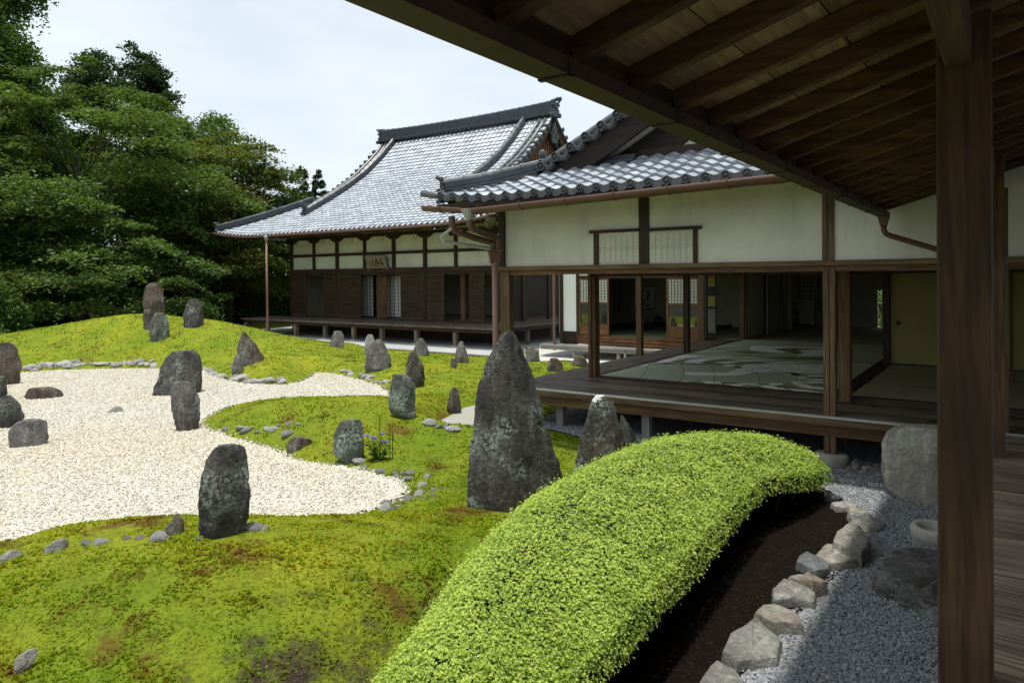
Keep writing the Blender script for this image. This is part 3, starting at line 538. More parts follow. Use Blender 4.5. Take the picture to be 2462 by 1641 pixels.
for xg, sg in ((GXR, 1), (GXL, -1)):                          # gable ends
    for fy in (1, -1):
        ds = np.linspace(7.1, 2.6, 20)
        for off, r in ((-0.62, 0.085), (-0.30, 0.075)):
            mb = MB(); mb.tube([(xg+sg*off*0.9, RY+fy*(d-7.38) if fy > 0 else RY+(7.38-d), float(hz(d))+0.07) for d in ds], r, 9); part('verge_roll', mb, TILE, hall, True)
        mb = MB()
        for d in np.arange(2.75, 7.1, 0.29):
            y_ = RY-(7.38-d)*fy; mb.tube([(xg-sg*0.42, y_, float(hz(d))+0.03), (xg+sg*0.10, y_, float(hz(d))+0.0)], 0.085, 12); mb.tube([(xg+sg*0.07, y_, float(hz(d))), (xg+sg*0.115, y_, float(hz(d)))], 0.10, 12)
        part('verge_end_tiles', mb, EAVET, hall)
        mb = MB(); ds = np.linspace(2.9, 7.3, 14); a_ = np.array([(xg-sg*0.05, RY-(7.38-d)*fy, float(hz(d))-0.08) for d in ds]); b_ = a_-[0, 0, 0.40]
        mb.grid(np.stack([a_, b_, b_-[sg*0.09, 0, 0], a_-[sg*0.09, 0, 0], a_], 1)); part('bargeboard', mb, WD['y'], hall)
    mb = MB(); zb = float(hz(3.0)); mb.prism([(xg-sg*0.55, RY-4.1, zb-0.4), (xg-sg*0.55, RY+4.1, zb-0.4), (xg-sg*0.55, RY, float(hz(7.3))-0.3)], (-sg*0.1, 0, 0)); gw = part('gable_wall', mb, WD['z'], hall)
    mb = MB()
    for y_ in np.arange(-3.2, 3.21, 0.16):
        zt = float(hz(7.3-abs(y_)*1.02))-0.62
        if zt > zb: mb.box(xg-sg*0.55-0.0, xg-sg*0.50, RY+y_-0.03, RY+y_+0.03, zb-0.35, zt) if sg > 0 else mb.box(xg+0.50, xg+0.55, RY+y_-0.03, RY+y_+0.03, zb-0.35, zt)
    part('gable_lattice', mb, WO['z'], gw)
    mb = MB(); cz = float(hz(7.3))-0.75; ang = np.linspace(0, 2*math.pi, 24, endpoint=False)
    mb.prism([(xg-sg*0.02, RY+math.sin(t_)*(0.24+0.07*math.cos(3*t_)), cz+math.cos(t_)*(0.42+0.08*math.cos(5*t_))) for t_ in ang], (sg*0.05, 0, 0))
    for y_, z_ in ((-0.16, -0.1), (0.16, -0.1), (0, 0.1)): mb.tube([(xg+sg*0.02, RY+y_, cz+z_), (xg+sg*0.07, RY+y_, cz+z_)], 0.10, 10)
    part('gable_pendant', mb, EAVET, hall)
# soffit, rafters, eave beam
mb = MB(); us = np.linspace(EX0+0.15, EX1-0.15, 30); mb.grid([[(x, EY+0.12+d, EZ-0.07+float(sag(np.array(x)))*max(0, 1-d/3)+d*0.14) for d in (0, 1.2, 2.6)] for x in us]); part('soffit', mb, WD['y'], hall)
mb = MB()
for x in np.arange(EX0+0.3, EX1-0.2, 0.24): mb.beam((x, EY+0.14, EZ-0.12+float(sag(np.array(x)))), (x, HF-0.05, EZ+0.24), 0.07, 0.09)
part('rafters', mb, WD['y'], hall)
mb = MB(); mb.box(EX0+2.1, EX1-2, HF-0.16, HF+0.16, 3.44, 3.56); part('wall_plate', mb, WD['x'], hall)
# white wall, posts and rails
mb = MB(); mb.box(HX0, HX1, HF+0.02, HF+0.14, 1.88, 3.6); part('upper_wall', mb, PL, hall)
postx = [float(onY(((500+q/2.412), 640), HF)[0]) for q in (489, 618, 752, 912, 1080, 1262, 1440)]+[HX1-0.06]
for i, x in enumerate(postx):
    w = 0.075 if i in (0, 2, 4, 5, 7) else 0.06; mb = MB(); mb.box(x-w, x+w, HF-0.075, HF+0.07, -0.02 if i in (0, 2, 5, 7) else 1.98, 3.40); part('post', mb, WD['z'], hall, bevel=0.008)
    mb = MB(); mb.prism([(x-0.43, HF-0.06, 3.44), (x+0.43, HF-0.06, 3.44), (x+0.42, HF-0.06, 3.40), (x+0.34, HF-0.06, 3.385), (x+0.28, HF-0.06, 3.33), (x+0.18, HF-0.06, 3.29), (x+0.08, HF-0.06, 3.28), (x-0.08, HF-0.06, 3.28), (x-0.18, HF-0.06, 3.29), (x-0.28, HF-0.06, 3.33), (x-0.34, HF-0.06, 3.385), (x-0.42, HF-0.06, 3.40)], (0, 0.05, 0)); part('bracket', mb, WD['x'], hall)
mb = MB(); mb.box(HX0-0.12, HX1+0.12, HF-0.10, HF+0.02, 1.95, 2.13); part('head_rail', mb, WD['x'], hall, bevel=0.008)
mb = MB(); mb.box(HX0, HX1, HF-0.055, HF+0.02, 2.68, 2.80); part('mid_rail', mb, WD['x'], hall)
mb = MB(); mb.box(HX0, HX1, HF-0.08, HF+0.08, 1.83, 1.948); part('door_head', mb, WD['x'], hall)
mb = MB(); mb.box(HX0, HX1, HF-0.09, HF+0.09, -0.04, 0.045); part('door_sill', mb, WD['x'], hall)
def slatted(name, parent, x0, x1, y, z0, z1, mat=WH, axis='x', n=None, label=None):
    """wooden shutter: frame round closely set horizontal laths"""
    mb = MB(); fr = 0.055
    def bx(a0, a1, c0, c1, e0, e1): mb.box(a0, a1, c0, c1, e0, e1) if axis == 'x' else mb.box(c0, c1, a0, a1, e0, e1)
    bx(x0, x0+fr, y-0.02, y+0.02, z0, z1); bx(x1-fr, x1, y-0.02, y+0.02, z0, z1); bx(x0+fr, x1-fr, y-0.019, y+0.019, z1-fr, z1); bx(x0+fr, x1-fr, y-0.019, y+0.019, z0, z0+0.08)
    o = part(name, mb, mat['z'], parent, label=label); mb = MB(); k = n or int((z1-z0-0.14)/0.090)
    def bx(a0, a1, c0, c1, e0, e1): mb.box(a0, a1, c0, c1, e0, e1) if axis == 'x' else mb.box(c0, c1, a0, a1, e0, e1)
    bx(x0+fr, x1-fr, y+0.002, y+0.012, z0+0.08, z1-fr); part('backing', mb, WK['z'], o); mb = MB()  # near-black backing puts the shade between the laths into its colour
    for i in range(k):
        z = z0+0.09+(z1-z0-0.16)*i/k; bx(x0+fr, x1-fr, y-0.032, y+0.001, z, z+0.052)
    part('laths', mb, mat[axis], o); return o
def shoji(name, parent, x0, x1, y, z0, z1, nx, nzz, mat=WD, axis='x', paper=PAPER, fr=0.035):
    mb = MB()
    def bx(a0, a1, c0, c1, e0, e1): mb.box(a0, a1, c0, c1, e0, e1) if axis == 'x' else mb.box(c0, c1, a0, a1, e0, e1)
    bx(x0, x0+fr, y-0.017, y+0.017, z0, z1); bx(x1-fr, x1, y-0.017, y+0.017, z0, z1); bx(x0+fr, x1-fr, y-0.016, y+0.016, z1-fr, z1); bx(x0+fr, x1-fr, y-0.016, y+0.016, z0, z0+fr)
    for i in range(1, nx): c = x0+(x1-x0)*i/nx; bx(c-0.006, c+0.006, y-0.012, y+0.006, z0+fr, z1-fr)
    for i in range(1, nzz): c = z0+(z1-z0)*i/nzz; bx(x0+fr, x1-fr, y-0.011, y+0.005, c-0.006, c+0.006)
    o = part(name, mb, mat['z'], parent); mb = MB()
    bx(x0+fr*0.8, x1-fr*0.8, y+0.008, y+0.012, z0+fr*0.8, z1-fr*0.8); part('paper', mb, paper, o); return o
def hx(px): return float(onY((px, 720), HF)[0])
for a, b in ((702, 738), (781, 808), (816, 869), (965, 1020), (1028, 1069), (1131, 1166)): slatted('shutter', hall, hx(a), hx(b), HF-0.03, 0.05, 1.83)
for a, b in ((866, 895), (918, 964)): ys__ = HF+0.70+0.05*(a > 900); shoji('shoji', hall, float(onY((a, 720), ys__)[0]), float(onY((b, 720), ys__)[0])+0.1, ys__, 0.05, 1.83, 4 if a < 900 else 5, 12, WD)
for a, b in ((893, 917), (1095, 1106)): mb = MB(); mb.box(hx(a), hx(b), HF+0.30, HF+0.34, 0.05, 1.83); part('inner_door', mb, WR['z'], hall)
mb = MB(); mb.box(hx(738), hx(781), HF+1.3, HF+1.34, 0.05, 1.83); part('inner_door', mb, WR['z'], hall)
mb = MB(); mb.box(HX0+0.1, HX1-0.1, HF+0.095, 30.5, -0.06, 0.02); part('mat_floor', mb, TATY, hall)
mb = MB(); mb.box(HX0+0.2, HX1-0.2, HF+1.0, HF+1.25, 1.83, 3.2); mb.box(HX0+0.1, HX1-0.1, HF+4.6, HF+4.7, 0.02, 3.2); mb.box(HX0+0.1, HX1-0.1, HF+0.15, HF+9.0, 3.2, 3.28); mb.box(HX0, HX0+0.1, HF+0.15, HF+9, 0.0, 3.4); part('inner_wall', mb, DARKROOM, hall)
# right-hand side wall of the hall
mb = MB(); mb.box(HX1-0.12, HX1-0.02, HF+0.15, 30.6, 1.88, 3.6); part('side_wall', mb, PL, hall)
for i, (a, b) in enumerate(((21.25, 22.75), (22.95, 24.6), (24.8, 26.4), (26.6, 28.2))): slatted('shutter', hall, a, b, HX1-0.05, 0.05, 1.83, WH, 'y')
for y_ in (22.85, 24.7, 26.5): mb = MB(); mb.box(HX1-0.10, HX1+0.03, y_-0.07, y_+0.07, 0, 3.3); part('post', mb, WD['z'], hall)
mb = MB(); mb.box(HX1-0.08, HX1+0.04, HF, 30.6, 1.84, 2.12); part('side_rail', mb, WD['y'], hall)
# veranda
ver = None
mb = MB(); n_b = 96
xb = np.linspace(-28.1, HX1+1.45, n_b+1)
for i in range(n_b): mb.box(xb[i]+0.003, xb[i+1]-0.003, HV+rng.normal(0, 0.006), HF-0.09, -0.055, rng.normal(0, 0.002))
for i in range(40): mb.box(HX1+0.05, HX1+1.45+rng.normal(0, 0.006), HF-0.09+i*0.2+0.003, HF-0.09+(i+1)*0.2-0.003, -0.055, rng.normal(0, 0.002))
ver = part('veranda', mb, WG['y'], hall)
mb = MB(); mb.box(-28.05, HX1+1.40, HV+0.16, HV+0.28, -0.19, -0.058); mb.box(HX1+1.2, HX1+1.32, HV+0.3, 29, -0.19, -0.058); part('edge_beam', mb, WD['x'], ver)
for x in (-28.0, -26.45, -24.55, -22.72, -21.05, -19.52, -17.75, -15.93, -14.13): 
    mb = MB(); mb.box(x-0.075, x+0.075, HV+0.13, HV+0.29, -0.70, -0.19); lg = part('leg', mb, WG['z'], ver, bevel=0.01); mb = MB(); mb.box(x-0.15, x+0.15, HV+0.06, HV+0.36, -0.72, -0.665); part('foot_stone', mb, STONEPAVE, lg, bevel=0.02)
for y_ in (21.2, 22.9, 24.6): mb = MB(); mb.box(HX1+1.2, HX1+1.33, y_-0.07, y_+0.07, -0.7, -0.19); part('leg', mb, WG['z'], ver)
mb = MB(); mb.box(HX0, HX1, HF-0.02, HF+0.05, -0.75, -0.06)
for i in range(4): mb.box(HX0, HX1, HF-0.05, HF-0.021, -0.66+i*0.13, -0.60+i*0.13)
mb.box(HX1-0.05, HX1, HF, 30, -0.75, -0.06); part('crawl_boards', mb, WD['x'], hall)
# gutter with hooks, downspout
mb = MB(); gx = np.linspace(EX0+0.05, EX1-0.2, 40); mb.tube([(x, EY-0.10, EZ-0.07+float(sag(np.array(x)))-0.03*0) for x in gx], 0.055, 10); part('gutter', mb, COPPER, hall, True)
ds_x = float(onY((641, 600), EY-0.10)[0]); mb = MB(); gz = EZ-0.07+float(sag(np.array(ds_x)))
mb.lathe((ds_x, EY-0.10, 0), [(0.055, gz-0.20), (0.075, gz-0.16), (0.11, gz-0.08), (0.12, gz+0.03)], 12); hop = part('downspout', mb, ZINC, hall, True)
mb = MB(); mb.tube([(ds_x, EY-0.10, -0.55), (ds_x, EY-0.10, gz-0.15)], 0.048, 12); part('pipe', mb, PIPE, hop, True); mb = MB(); mb.tube([(ds_x, EY-0.1, -0.85), (ds_x, EY-0.1, -0.5)], [0.085, 0.07], 12); part('pipe_foot', mb, WT['z'], hop, True)
for x in np.arange(-28.6, -15.5, 1.62):
    mb = MB(); zt = EZ-0.14+float(sag(np.array(x))); mb.tube([(x, EY-0.04, zt), (x, EY+0.02, zt-0.25), (x+0.02, EY+0.02, zt-0.34), (x+0.10, EY+0.02, zt-0.36), (x+0.15, EY+0.02, zt-0.28), (x+0.16, EY+0.02, zt-0.18), (x+0.26, EY+0.02, zt-0.12)], 0.010, 5); part('hook', mb, IRON, hall)
# apron, plaque
mb = MB(); mb.box(-30.0, -10.5, 17.75, 31, -0.9, -0.70); struct(part('stone_pavement', mb, STONEPAVE, None, bevel=0.02)); mb = MB(); mb.box(-30.0, -10.5, 17.55, 17.745, -0.95, -0.715); struct(part('stone_kerb', mb, plain('kerb_stone', (0.13, 0.125, 0.115), 0.9, 0.25)))
pc = onY((906, 634), HF-0.16); plq = thing('name_plaque', 'pale wooden plaque with brushed black characters leaning out over the hall entrance', 'plaque', pc)
def tilt(P): # lean forward at the top
    P = np.asarray(P, float); a = rad(20); y_ = P[..., 1]*math.cos(a)-P[..., 2]*math.sin(a); z_ = P[..., 1]*math.sin(a)+P[..., 2]*math.cos(a); return np.stack([P[..., 0], y_, z_], -1)+pc
PW_, PH_ = 0.50, 0.28
def tbox(mb, x0, x1, y0, y1, z0, z1):
    V = [(x, y, z) for z in (z0, z1) for y in (y0, y1) for x in (x0, x1)]; mb.add(tilt(V), [(0,2,3,1),(4,5,7,6),(0,1,5,4),(2,6,7,3),(0,4,6,2),(1,3,7,5)])
mb = MB(); tbox(mb, -PW_, PW_, 0, 0.03, -PH_, PH_); part('board', mb, plain('pale_board', (0.30, 0.26, 0.18), 0.8, 0.2, 6), plq)
mb = MB(); tbox(mb, -PW_-0.07, -PW_, -0.03, 0.03, -PH_-0.07, PH_+0.07); tbox(mb, PW_, PW_+0.07, -0.03, 0.03, -PH_-0.07, PH_+0.07); tbox(mb, -PW_, PW_, -0.028, 0.03, PH_, PH_+0.07); tbox(mb, -PW_, PW_, -0.028, 0.03, -PH_-0.07, -PH_); part('frame', mb, plain('pale_frame', (0.26, 0.225, 0.155), 0.8, 0.2, 6), plq)
def stroke(mb, pts, r=0.018): mb.tube(tilt([(x, -0.006, z) for x, z in pts]), np.array([r]*len(pts))*np.linspace(1.1, 0.7, len(pts)), 5)
mb = MB(); ox = -0.20                                          # the three large characters and the small signature column
for P_ in ([(-0.09, 0.08), (-0.09, -0.12), (0.09, -0.12), (0.09, 0.08)], [(0, 0.18), (0, -0.12)]): stroke(mb, [(x+ox, z+0.02) for x, z in P_])
ox = 0.05
for P_ in ([(-0.10, 0.16), (0.08, 0.16)], [(-0.01, 0.2), (-0.01, -0.14)], [(-0.10, 0.08), (0.09, 0.08)], [(-0.09, 0.08), (-0.09, -0.03), (0.08, -0.03), (0.08, 0.08)], [(-0.10, -0.10), (0.10, -0.15)], [(-0.02, 0.02), (0.10, 0.02)]): stroke(mb, [(x+ox, z+0.02) for x, z in P_])
ox = 0.31
for P_ in ([(-0.10, 0.16), (0.10, 0.18)], [(0, 0.2), (-0.08, 0.02), (0.06, 0.0)], [(-0.12, -0.02), (0.12, 0.0)], [(-0.02, 0.0), (-0.09, -0.16)], [(0.02, 0.0), (0.05, -0.10), (0.13, -0.16)], [(-0.10, 0.08), (0.09, 0.09)]): stroke(mb, [(x+ox, z+0.02) for x, z in P_])
for z in (0.12, 0.04, -0.05, -0.12): stroke(mb, [(-0.41, z), (-0.37, z-0.03), (-0.40, z-0.05)], 0.012)
part('characters', mb, INK, plq)
# ------------------------------------------------------------------ garden pavilion
FY, PX0 = 9.17, -6.62
pav = thing('garden_pavilion', 'open pavilion with tiled eave, white plaster upper wall, dark posts and patterned mats inside', 'pavilion', (-3.5, 9.3, 0))
PEX, PEY, PEZ, PRX = -7.28, 8.35, 2.875, -2.3
def pz(d): return PEZ+np.interp(d, [0, 0.7, 1.4, 2.15, 2.66, 3.4, 4.2, 5.0], [0, 0.255, 0.545, 0.90, 1.15, 1.56, 2.06, 2.62])
def psag(q): return 0.10*np.clip(1-(q-PEX)/1.3, 0, 1)**2
def skirt(u, w): return np.stack([u, PEY+w, pz(w)+psag(u)*np.clip(1-w, 0, 1)], -1)
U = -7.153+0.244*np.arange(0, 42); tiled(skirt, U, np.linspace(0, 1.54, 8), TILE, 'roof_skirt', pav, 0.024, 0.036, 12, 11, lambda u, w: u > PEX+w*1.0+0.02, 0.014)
mb = MB(); disc_tile(mb, (U[0], PEY-0.035, PEZ+float(psag(U[0]))-0.005), (0, -1, 0.12), 0.058, 0.2); d0_ = part('eave_end_tile', mb, EAVET, pav)
for x in U[1:]:
    o = d0_.copy(); COL.objects.link(o); o.parent = pav; o.location = d0_.location+Vector((x-U[0], 0, float(psag(x)-psag(U[0]))))
for i in range(len(U)-1):                                      # patterned lips between the round ends
    x0, x1 = U[i]+0.05, U[i+1]-0.05; xx = np.linspace(x0, x1, 7); zz = PEZ+psag(xx)-0.028-0.026*np.sin(np.linspace(0, math.pi, 7))
    a_ = np.stack([xx, np.full(7, PEY-0.03), zz], -1); mb = MB(); mb.grid(np.stack([a_+[0, 0.03, 0.030], a_+[0, 0, 0.026], a_+[0, -0.004, -0.030], a_+[0, 0.05, -0.034]], 0)[::-1]); part('eave_lip_tile', mb, EAVET, pav)
def west(u, w): return np.stack([PEX+w, u, pz(w)], -1)
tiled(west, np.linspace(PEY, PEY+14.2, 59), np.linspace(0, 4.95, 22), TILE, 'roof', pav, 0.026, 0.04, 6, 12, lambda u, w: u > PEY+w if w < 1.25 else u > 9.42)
def east(u, w): return np.stack([2*PRX-PEX-w, u, pz(w)], -1)
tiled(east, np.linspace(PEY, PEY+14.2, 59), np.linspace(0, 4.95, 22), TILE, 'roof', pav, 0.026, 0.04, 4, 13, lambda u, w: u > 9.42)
q = ridge_stack('main_ridge', [(PRX, y_, float(pz(5.0))-0.1) for y_ in np.linspace(9.5, 22, 12)], pav, 5, 0.4, 0.28, 0.08)
ts = np.linspace(0.10, 1.16, 10); q = ridge_stack('hip_ridge', [(PEX+t_, PEY+t_, float(pz(t_))+0.03+0.10*max(0, 1-t_/1.3)**2) for t_ in ts], pav, 3, 0.22, 0.16, 0.045, 0.062, 0.30)
mb = MB(); ridge_end(mb, (PEX+0.08, PEY+0.08, PEZ+0.10), (-1, -1, 0), 0.34); part('ridge_end_tile', mb, RIDGE, q); mb = MB(); mb.lathe((PEX+1.2, PEY+1.2, 3.5), [(0.07, 0), (0.09, 0.03), (0.05, 0.06), (0.07, 0.12), (0.06, 0.17), (0.01, 0.21)], 10); part('ridge_finial', mb, RIDGE, q)
mb = MB(); mb.tube([(PEX-0.17, PEY-0.13, PEZ+0.12), (PEX+0.05, PEY+0.0, PEZ+0.085), (PEX+0.3, PEY+0.12, PEZ+0.10)], [0.05, 0.055, 0.05], 9); part('corner_tile', mb, TILE, pav, True)
# verge of the gable with round end tiles
VY = 9.36; dv = np.arange(1.30, 5.0, 0.262)
mb = MB(); ds = np.linspace(1.2, 4.95, 20); mb.tube([(PEX+d, VY+0.13, float(pz(d))+0.10) for d in ds], 0.068, 9); part('verge_roll', mb, TILE, pav, True)
mb = MB()
disc_tile(mb, (PEX+dv[0], VY-0.03, float(pz(dv[0]))+0.03), (0, -1, 0), 0.068, 0.26); d0_ = part('verge_end_tile', mb, EAVET, pav); mb = MB()
for d in dv[1:]:
    o = d0_.copy(); COL.objects.link(o); o.parent = pav; o.location = d0_.location+Vector((d-dv[0], 0, float(pz(d)-pz(dv[0]))))
for i in range(len(dv)-1):
    dd = np.linspace(dv[i]+0.05, dv[i+1]-0.05, 7); a_ = np.stack([PEX+dd, np.full(7, VY), pz(dd)-0.035-0.05*np.sin(np.linspace(0, math.pi, 7))], -1); mb = MB()
    mb.grid(np.stack([a_+[0, 0.1, 0.075], a_+[0, 0, 0.07], a_+[0, -0.005, 0.045], a_+[0, 0, 0.04], a_+[0, 0.01, 0.0], a_+[0, 0.2, -0.01]], 0)[::-1]); part('verge_lip_tile', mb, EAVET, pav)
for sg in (1, -1):
    mb = MB(); ds = np.linspace(1.15, 4.98, 12); f_ = lambda d: (PEX+d if sg > 0 else 2*PRX-PEX-d)
    a_ = np.array([(f_(d), VY+0.10, float(pz(d))-0.06) for d in ds]); b_ = a_-[0, 0, 0.34]; mb.grid(np.stack([a_, b_, b_+[0, 0.07, 0], a_+[0, 0.07, 0], a_], 1)); part('bargeboard', mb, WK['x'], pav)
    mb = MB(); mb.grid([[(f_(d), VY+0.1, float(pz(d))-0.055), (f_(d), 9.95, float(pz(d))-0.055)] for d in ds]); part('verge_soffit', mb, WK['x'], pav)
mb = MB(); mb.prism([(PEX+1.3, 9.86, 3.3), (2*PRX-PEX-1.3, 9.86, 3.3), (2*PRX-PEX-1.3, 9.86, float(pz(1.3))), (PRX, 9.86, float(pz(4.9))), (PEX+1.3, 9.86, float(pz(1.3)))], (0, 0.08, 0)); gw = part('gable_wall', mb, PL, pav)
mb = MB(); mb.box(-4.55, -0.05, 9.78, 9.859, 3.44, 3.56); part('gable_sill', mb, WD['x'], gw)
mb = MB(); a_ = np.array([(PEX+d, 9.80, float(pz(d))-0.36) for d in np.linspace(1.2, 4.9, 8)]); mb.grid(np.stack([a_, a_-[0, 0, 0.5], a_+[0, 0.06, -0.5], a_+[0, 0.06, 0]], 1)); part('gable_brace', mb, WK['x'], gw)
ridge_stack('flashing_tiles', [(x, 9.72, float(pz(1.36))-0.02) for x in np.linspace(-5.75, -4.55, 5)], pav, 2, 0.22, 0.16, 0.05, 0.03, 0.3)
# eave timber, gutter
mb = MB(); mb.grid([[(x, PEY+0.03, PEZ-0.075+float(psag(x))), (x, FY+0.02, PEZ+0.03)] for x in np.linspace(PEX+0.12, 3.1, 24)]); part('soffit', mb, WD['y'], pav)
mb = MB(); mb.box(PEX+0.05, 3.1, PEY-0.02, PEY+0.025, PEZ-0.125, PEZ-0.06); part('eave_board', mb, WK['x'], pav)
mb = MB()
for x in np.arange(-7.0, 3.0, 0.36): mb.beam((x, PEY+0.03, PEZ-0.12), (x, FY, PEZ-0.02), 0.045, 0.06)
part('eave_rafters', mb, WD['y'], pav)
mb = MB(); mb.grid([[(PEX+0.03, y_, PEZ-0.075), (PX0+0.02, y_, PEZ+0.03)] for y_ in np.linspace(PEY+0.12, 22, 12)]); part('side_soffit', mb, plain('soffit_board', (0.30, 0.20, 0.12), 0.8, 0.2), pav)
GUY = PEY-0.15
def halfpipe(mb, a, b, r, n=8):
    a = np.array(a, float); b = np.array(b, float); d = (b-a)/np.linalg.norm(b-a); s_ = np.cross(d, [0, 0, 1.0]); s_ /= np.linalg.norm(s_); th = np.linspace(math.pi, 2*math.pi, n)
    mb.grid(np.stack([[p+s_*r*math.cos(t)+np.array([0, 0, r*math.sin(t)]) for t in th]+[p+s_*(r-0.006)*math.cos(t)+np.array([0, 0, (r-0.006)*math.sin(t)]) for t in th[::-1]]+[p+s_*r*math.cos(th[0])] for p in (a, b)], 0))
gl = lambda x: 2.70+0.024*(x+6.4)
mb = MB(); halfpipe(mb, (-6.40, GUY, gl(-6.4)), (-0.9, GUY, gl(-0.9)), 0.092); halfpipe(mb, (-7.36, GUY, 2.80), (-6.60, GUY, 2.72), 0.088); gut = part('gutter', mb, COPPER, pav, True)
for x in np.arange(-7.0, -1.0, 0.72): mb = MB(); mb.tube([(x, GUY+0.095*math.cos(t), (gl(x) if x > -6.45 else 2.76)+0.095*math.sin(t)) for t in np.linspace(-math.pi-0.3, 0.15, 9)], 0.007, 5); part('gutter_hook', mb, COPPER, gut)
def Yp(p, y): return onY(p, y)
hA = Yp((1127.5, 510), GUY); mb = MB(); mb.lathe((hA[0], hA[1], 0), [(0.048, hA[2]-0.13), (0.055, hA[2]-0.10), (0.088, hA[2]-0.03), (0.092, hA[2]+0.045), (0.096, hA[2]+0.05)], 14); part('gutter_hopper', mb, ZINC, gut, True)
HY = 8.93
def lerp_pipe(pl, r, mat, nm='pipe'): mb = MB(); mb.tube([Yp(p, y) for p, y in pl], r, 10); return part(nm, mb, mat, gut, True)
lerp_pipe([((1128, 528), GUY), ((1129, 541), GUY+0.01), ((1136, 549), GUY+0.05), ((1160, 560), 8.52), ((1190, 570), HY-0.05), ((1197, 574), HY), ((1198, 582), HY), ((1198, 606), HY)], 0.050, COPPER)
lerp_pipe([((1086, 520), GUY+0.03), ((1087, 545), GUY+0.04), ((1094, 555), GUY+0.08), ((1135, 570), 8.58), ((1178, 582), HY-0.06), ((1186, 587), HY-0.03), ((1187, 606), HY-0.02)], 0.050, COPPER)
lerp_pipe([((1086, 549), GUY), ((1059, 570), GUY+0.12), ((1062, 573), GUY+0.13), ((1067, 581), GUY+0.16), ((1097, 585), GUY+0.3), ((1180, 598), HY-0.05), ((1184, 606), HY-0.03)], 0.026, ZINC)
h0, h1 = Yp((1189, 602), HY), Yp((1190.6, 634), HY); cxh = h0[0]; mb = MB()
mb.lathe((cxh, HY, 0), [(0.085, h1[2]), (0.125, h0[2]-0.035), (0.15, h0[2]-0.02), (0.15, h0[2]+0.01)], 4); part('corner_hopper', mb, COPPER, gut)
mb = MB(); mb.tube([(cxh+0.005, HY, -0.66), (cxh+0.005, HY, h1[2]+0.02)], 0.047, 12); mb.tube([(cxh+0.005, HY, h1[2]-0.02), (cxh+0.005, HY, h1[2]+0.03)], 0.062, 12); part('downspout', mb, PIPE, gut, True)
# facade timber and plaster
mb = MB(); mb.box(PX0+0.05, 3.1, FY+0.03, FY+0.10, 1.868, 3.02); uw = part('upper_wall', mb, PL, pav)
mb = MB(); mb.box(PX0-0.10, 3.1, FY-0.03, FY+0.10, 1.805, 1.865); part('tie_beam', mb, WT['x'], pav, bevel=0.004)
mb = MB(); mb.box(PX0-0.02, 3.1, FY+0.04, FY+0.12, 1.735, 1.803); part('door_head', mb, WR['x'], pav)
def fx(px, y=FY): return float(onY((px, 640), y)[0])
def fz(px, py, y=FY): return float(onY((px, py), y)[2])
for a, b, z0, z1, mt in ((1536, 1559, 1.867, 2.95, WD), (1427, 1438, 1.867, fz(1430, 556), WD), (1666, 1676, 1.867, fz(1670, 546), WD)):
    mb = MB(); mb.box(fx(a), fx(b), FY+0.0, FY+0.05, z0, z1); part('wall_post', mb, mt['z'], pav, bevel=0.003)
for a, b, p in ((1417, 1536, 555), (1559, 1687, 549)): mb = MB(); z = fz((a+b)/2, p); mb.box(fx(a), fx(b)-0.002, FY-0.012, FY+0.045, z-0.022, z+0.022); part('window_lintel', mb, WD['x'], pav, bevel=0.003)
for a, b in ((1438, 1536), (1559, 1666)):
    mb = MB(); z1 = fz((a+b)/2, 564 if a < 1500 else 558); x0, x1 = fx(a)+0.01, fx(b)-0.01; n_ = 14; xx = np.linspace(x0, x1, n_); zz = np.linspace(1.885, z1, 9)
    XX, ZZ = np.meshgrid(xx, zz, indexing='ij'); YY = FY+0.022+0.004*vnoise(np.stack([XX*9, ZZ*9, XX*0], -1), 5); mb.grid(np.stack([XX, YY, ZZ], -1)); pap = part('paper_panel', mb, OLDPAPER, pav, True)
    mb = MB()
    for i in range(1, 7): x = x0+(x1-x0)*i/7; mb.box(x-0.002, x+0.002, FY+0.0155, FY+0.017, 1.90, z1-0.01)
    for z in (1.885+(z1-1.885)*0.48, 1.885+(z1-1.885)*0.56): mb.box(x0, x1, FY+0.0155, FY+0.017, z-0.0025, z+0.0025)
    part('lattice_shadow', mb, plain('faint_lath_shade', (0.40, 0.40, 0.33), 0.9, 0.1), pap)  # lattice shadow on the paper, put in as thin darker bars
def post(x0, x1, y0, y1, z0, z1, mt, parent=pav, bev=0.006, lab=None): mb = MB(); mb.box(x0, x1, y0, y1, z0, z1); return part('post', mb, mt['z'], parent, bevel=bev, label=lab)
post(-1.883, -1.820, FY+0.035, FY+0.15, -0.455, 1.804, WT); post(-1.812, -1.750, FY+0.035, FY+0.15, -0.455, 1.804, WT)
post(-1.883, -1.820, FY+0.0, FY+0.06, 1.866, 2.95, WT); post(-1.812, -1.750, FY+0.0, FY+0.06, 1.866, 2.95, WT)
post(fx(1199), fx(1207), FY+0.03, FY+0.14, -0.55, 1.804, WT); post(fx(1207.5), fx(1222), FY+0.02, FY+0.14, -0.55, 1.804, WT); post(fx(1199), fx(1213), FY-0.005, FY+0.09, 1.866, 2.95, WD)
post(-0.165, -0.045, FY+0.03, FY+0.14, -0.5, 2.6, WT); post(1.6, 1.72, FY+0.03, FY+0.14, -0.5, 2.6, WT)
mb = MB(); mb.lathe((-1.815, FY+0.09, 0), [(0.20, -0.66), (0.20, -0.49), (0.18, -0.458)], 24); part('base_stone', mb, GRANITE, pav, True)
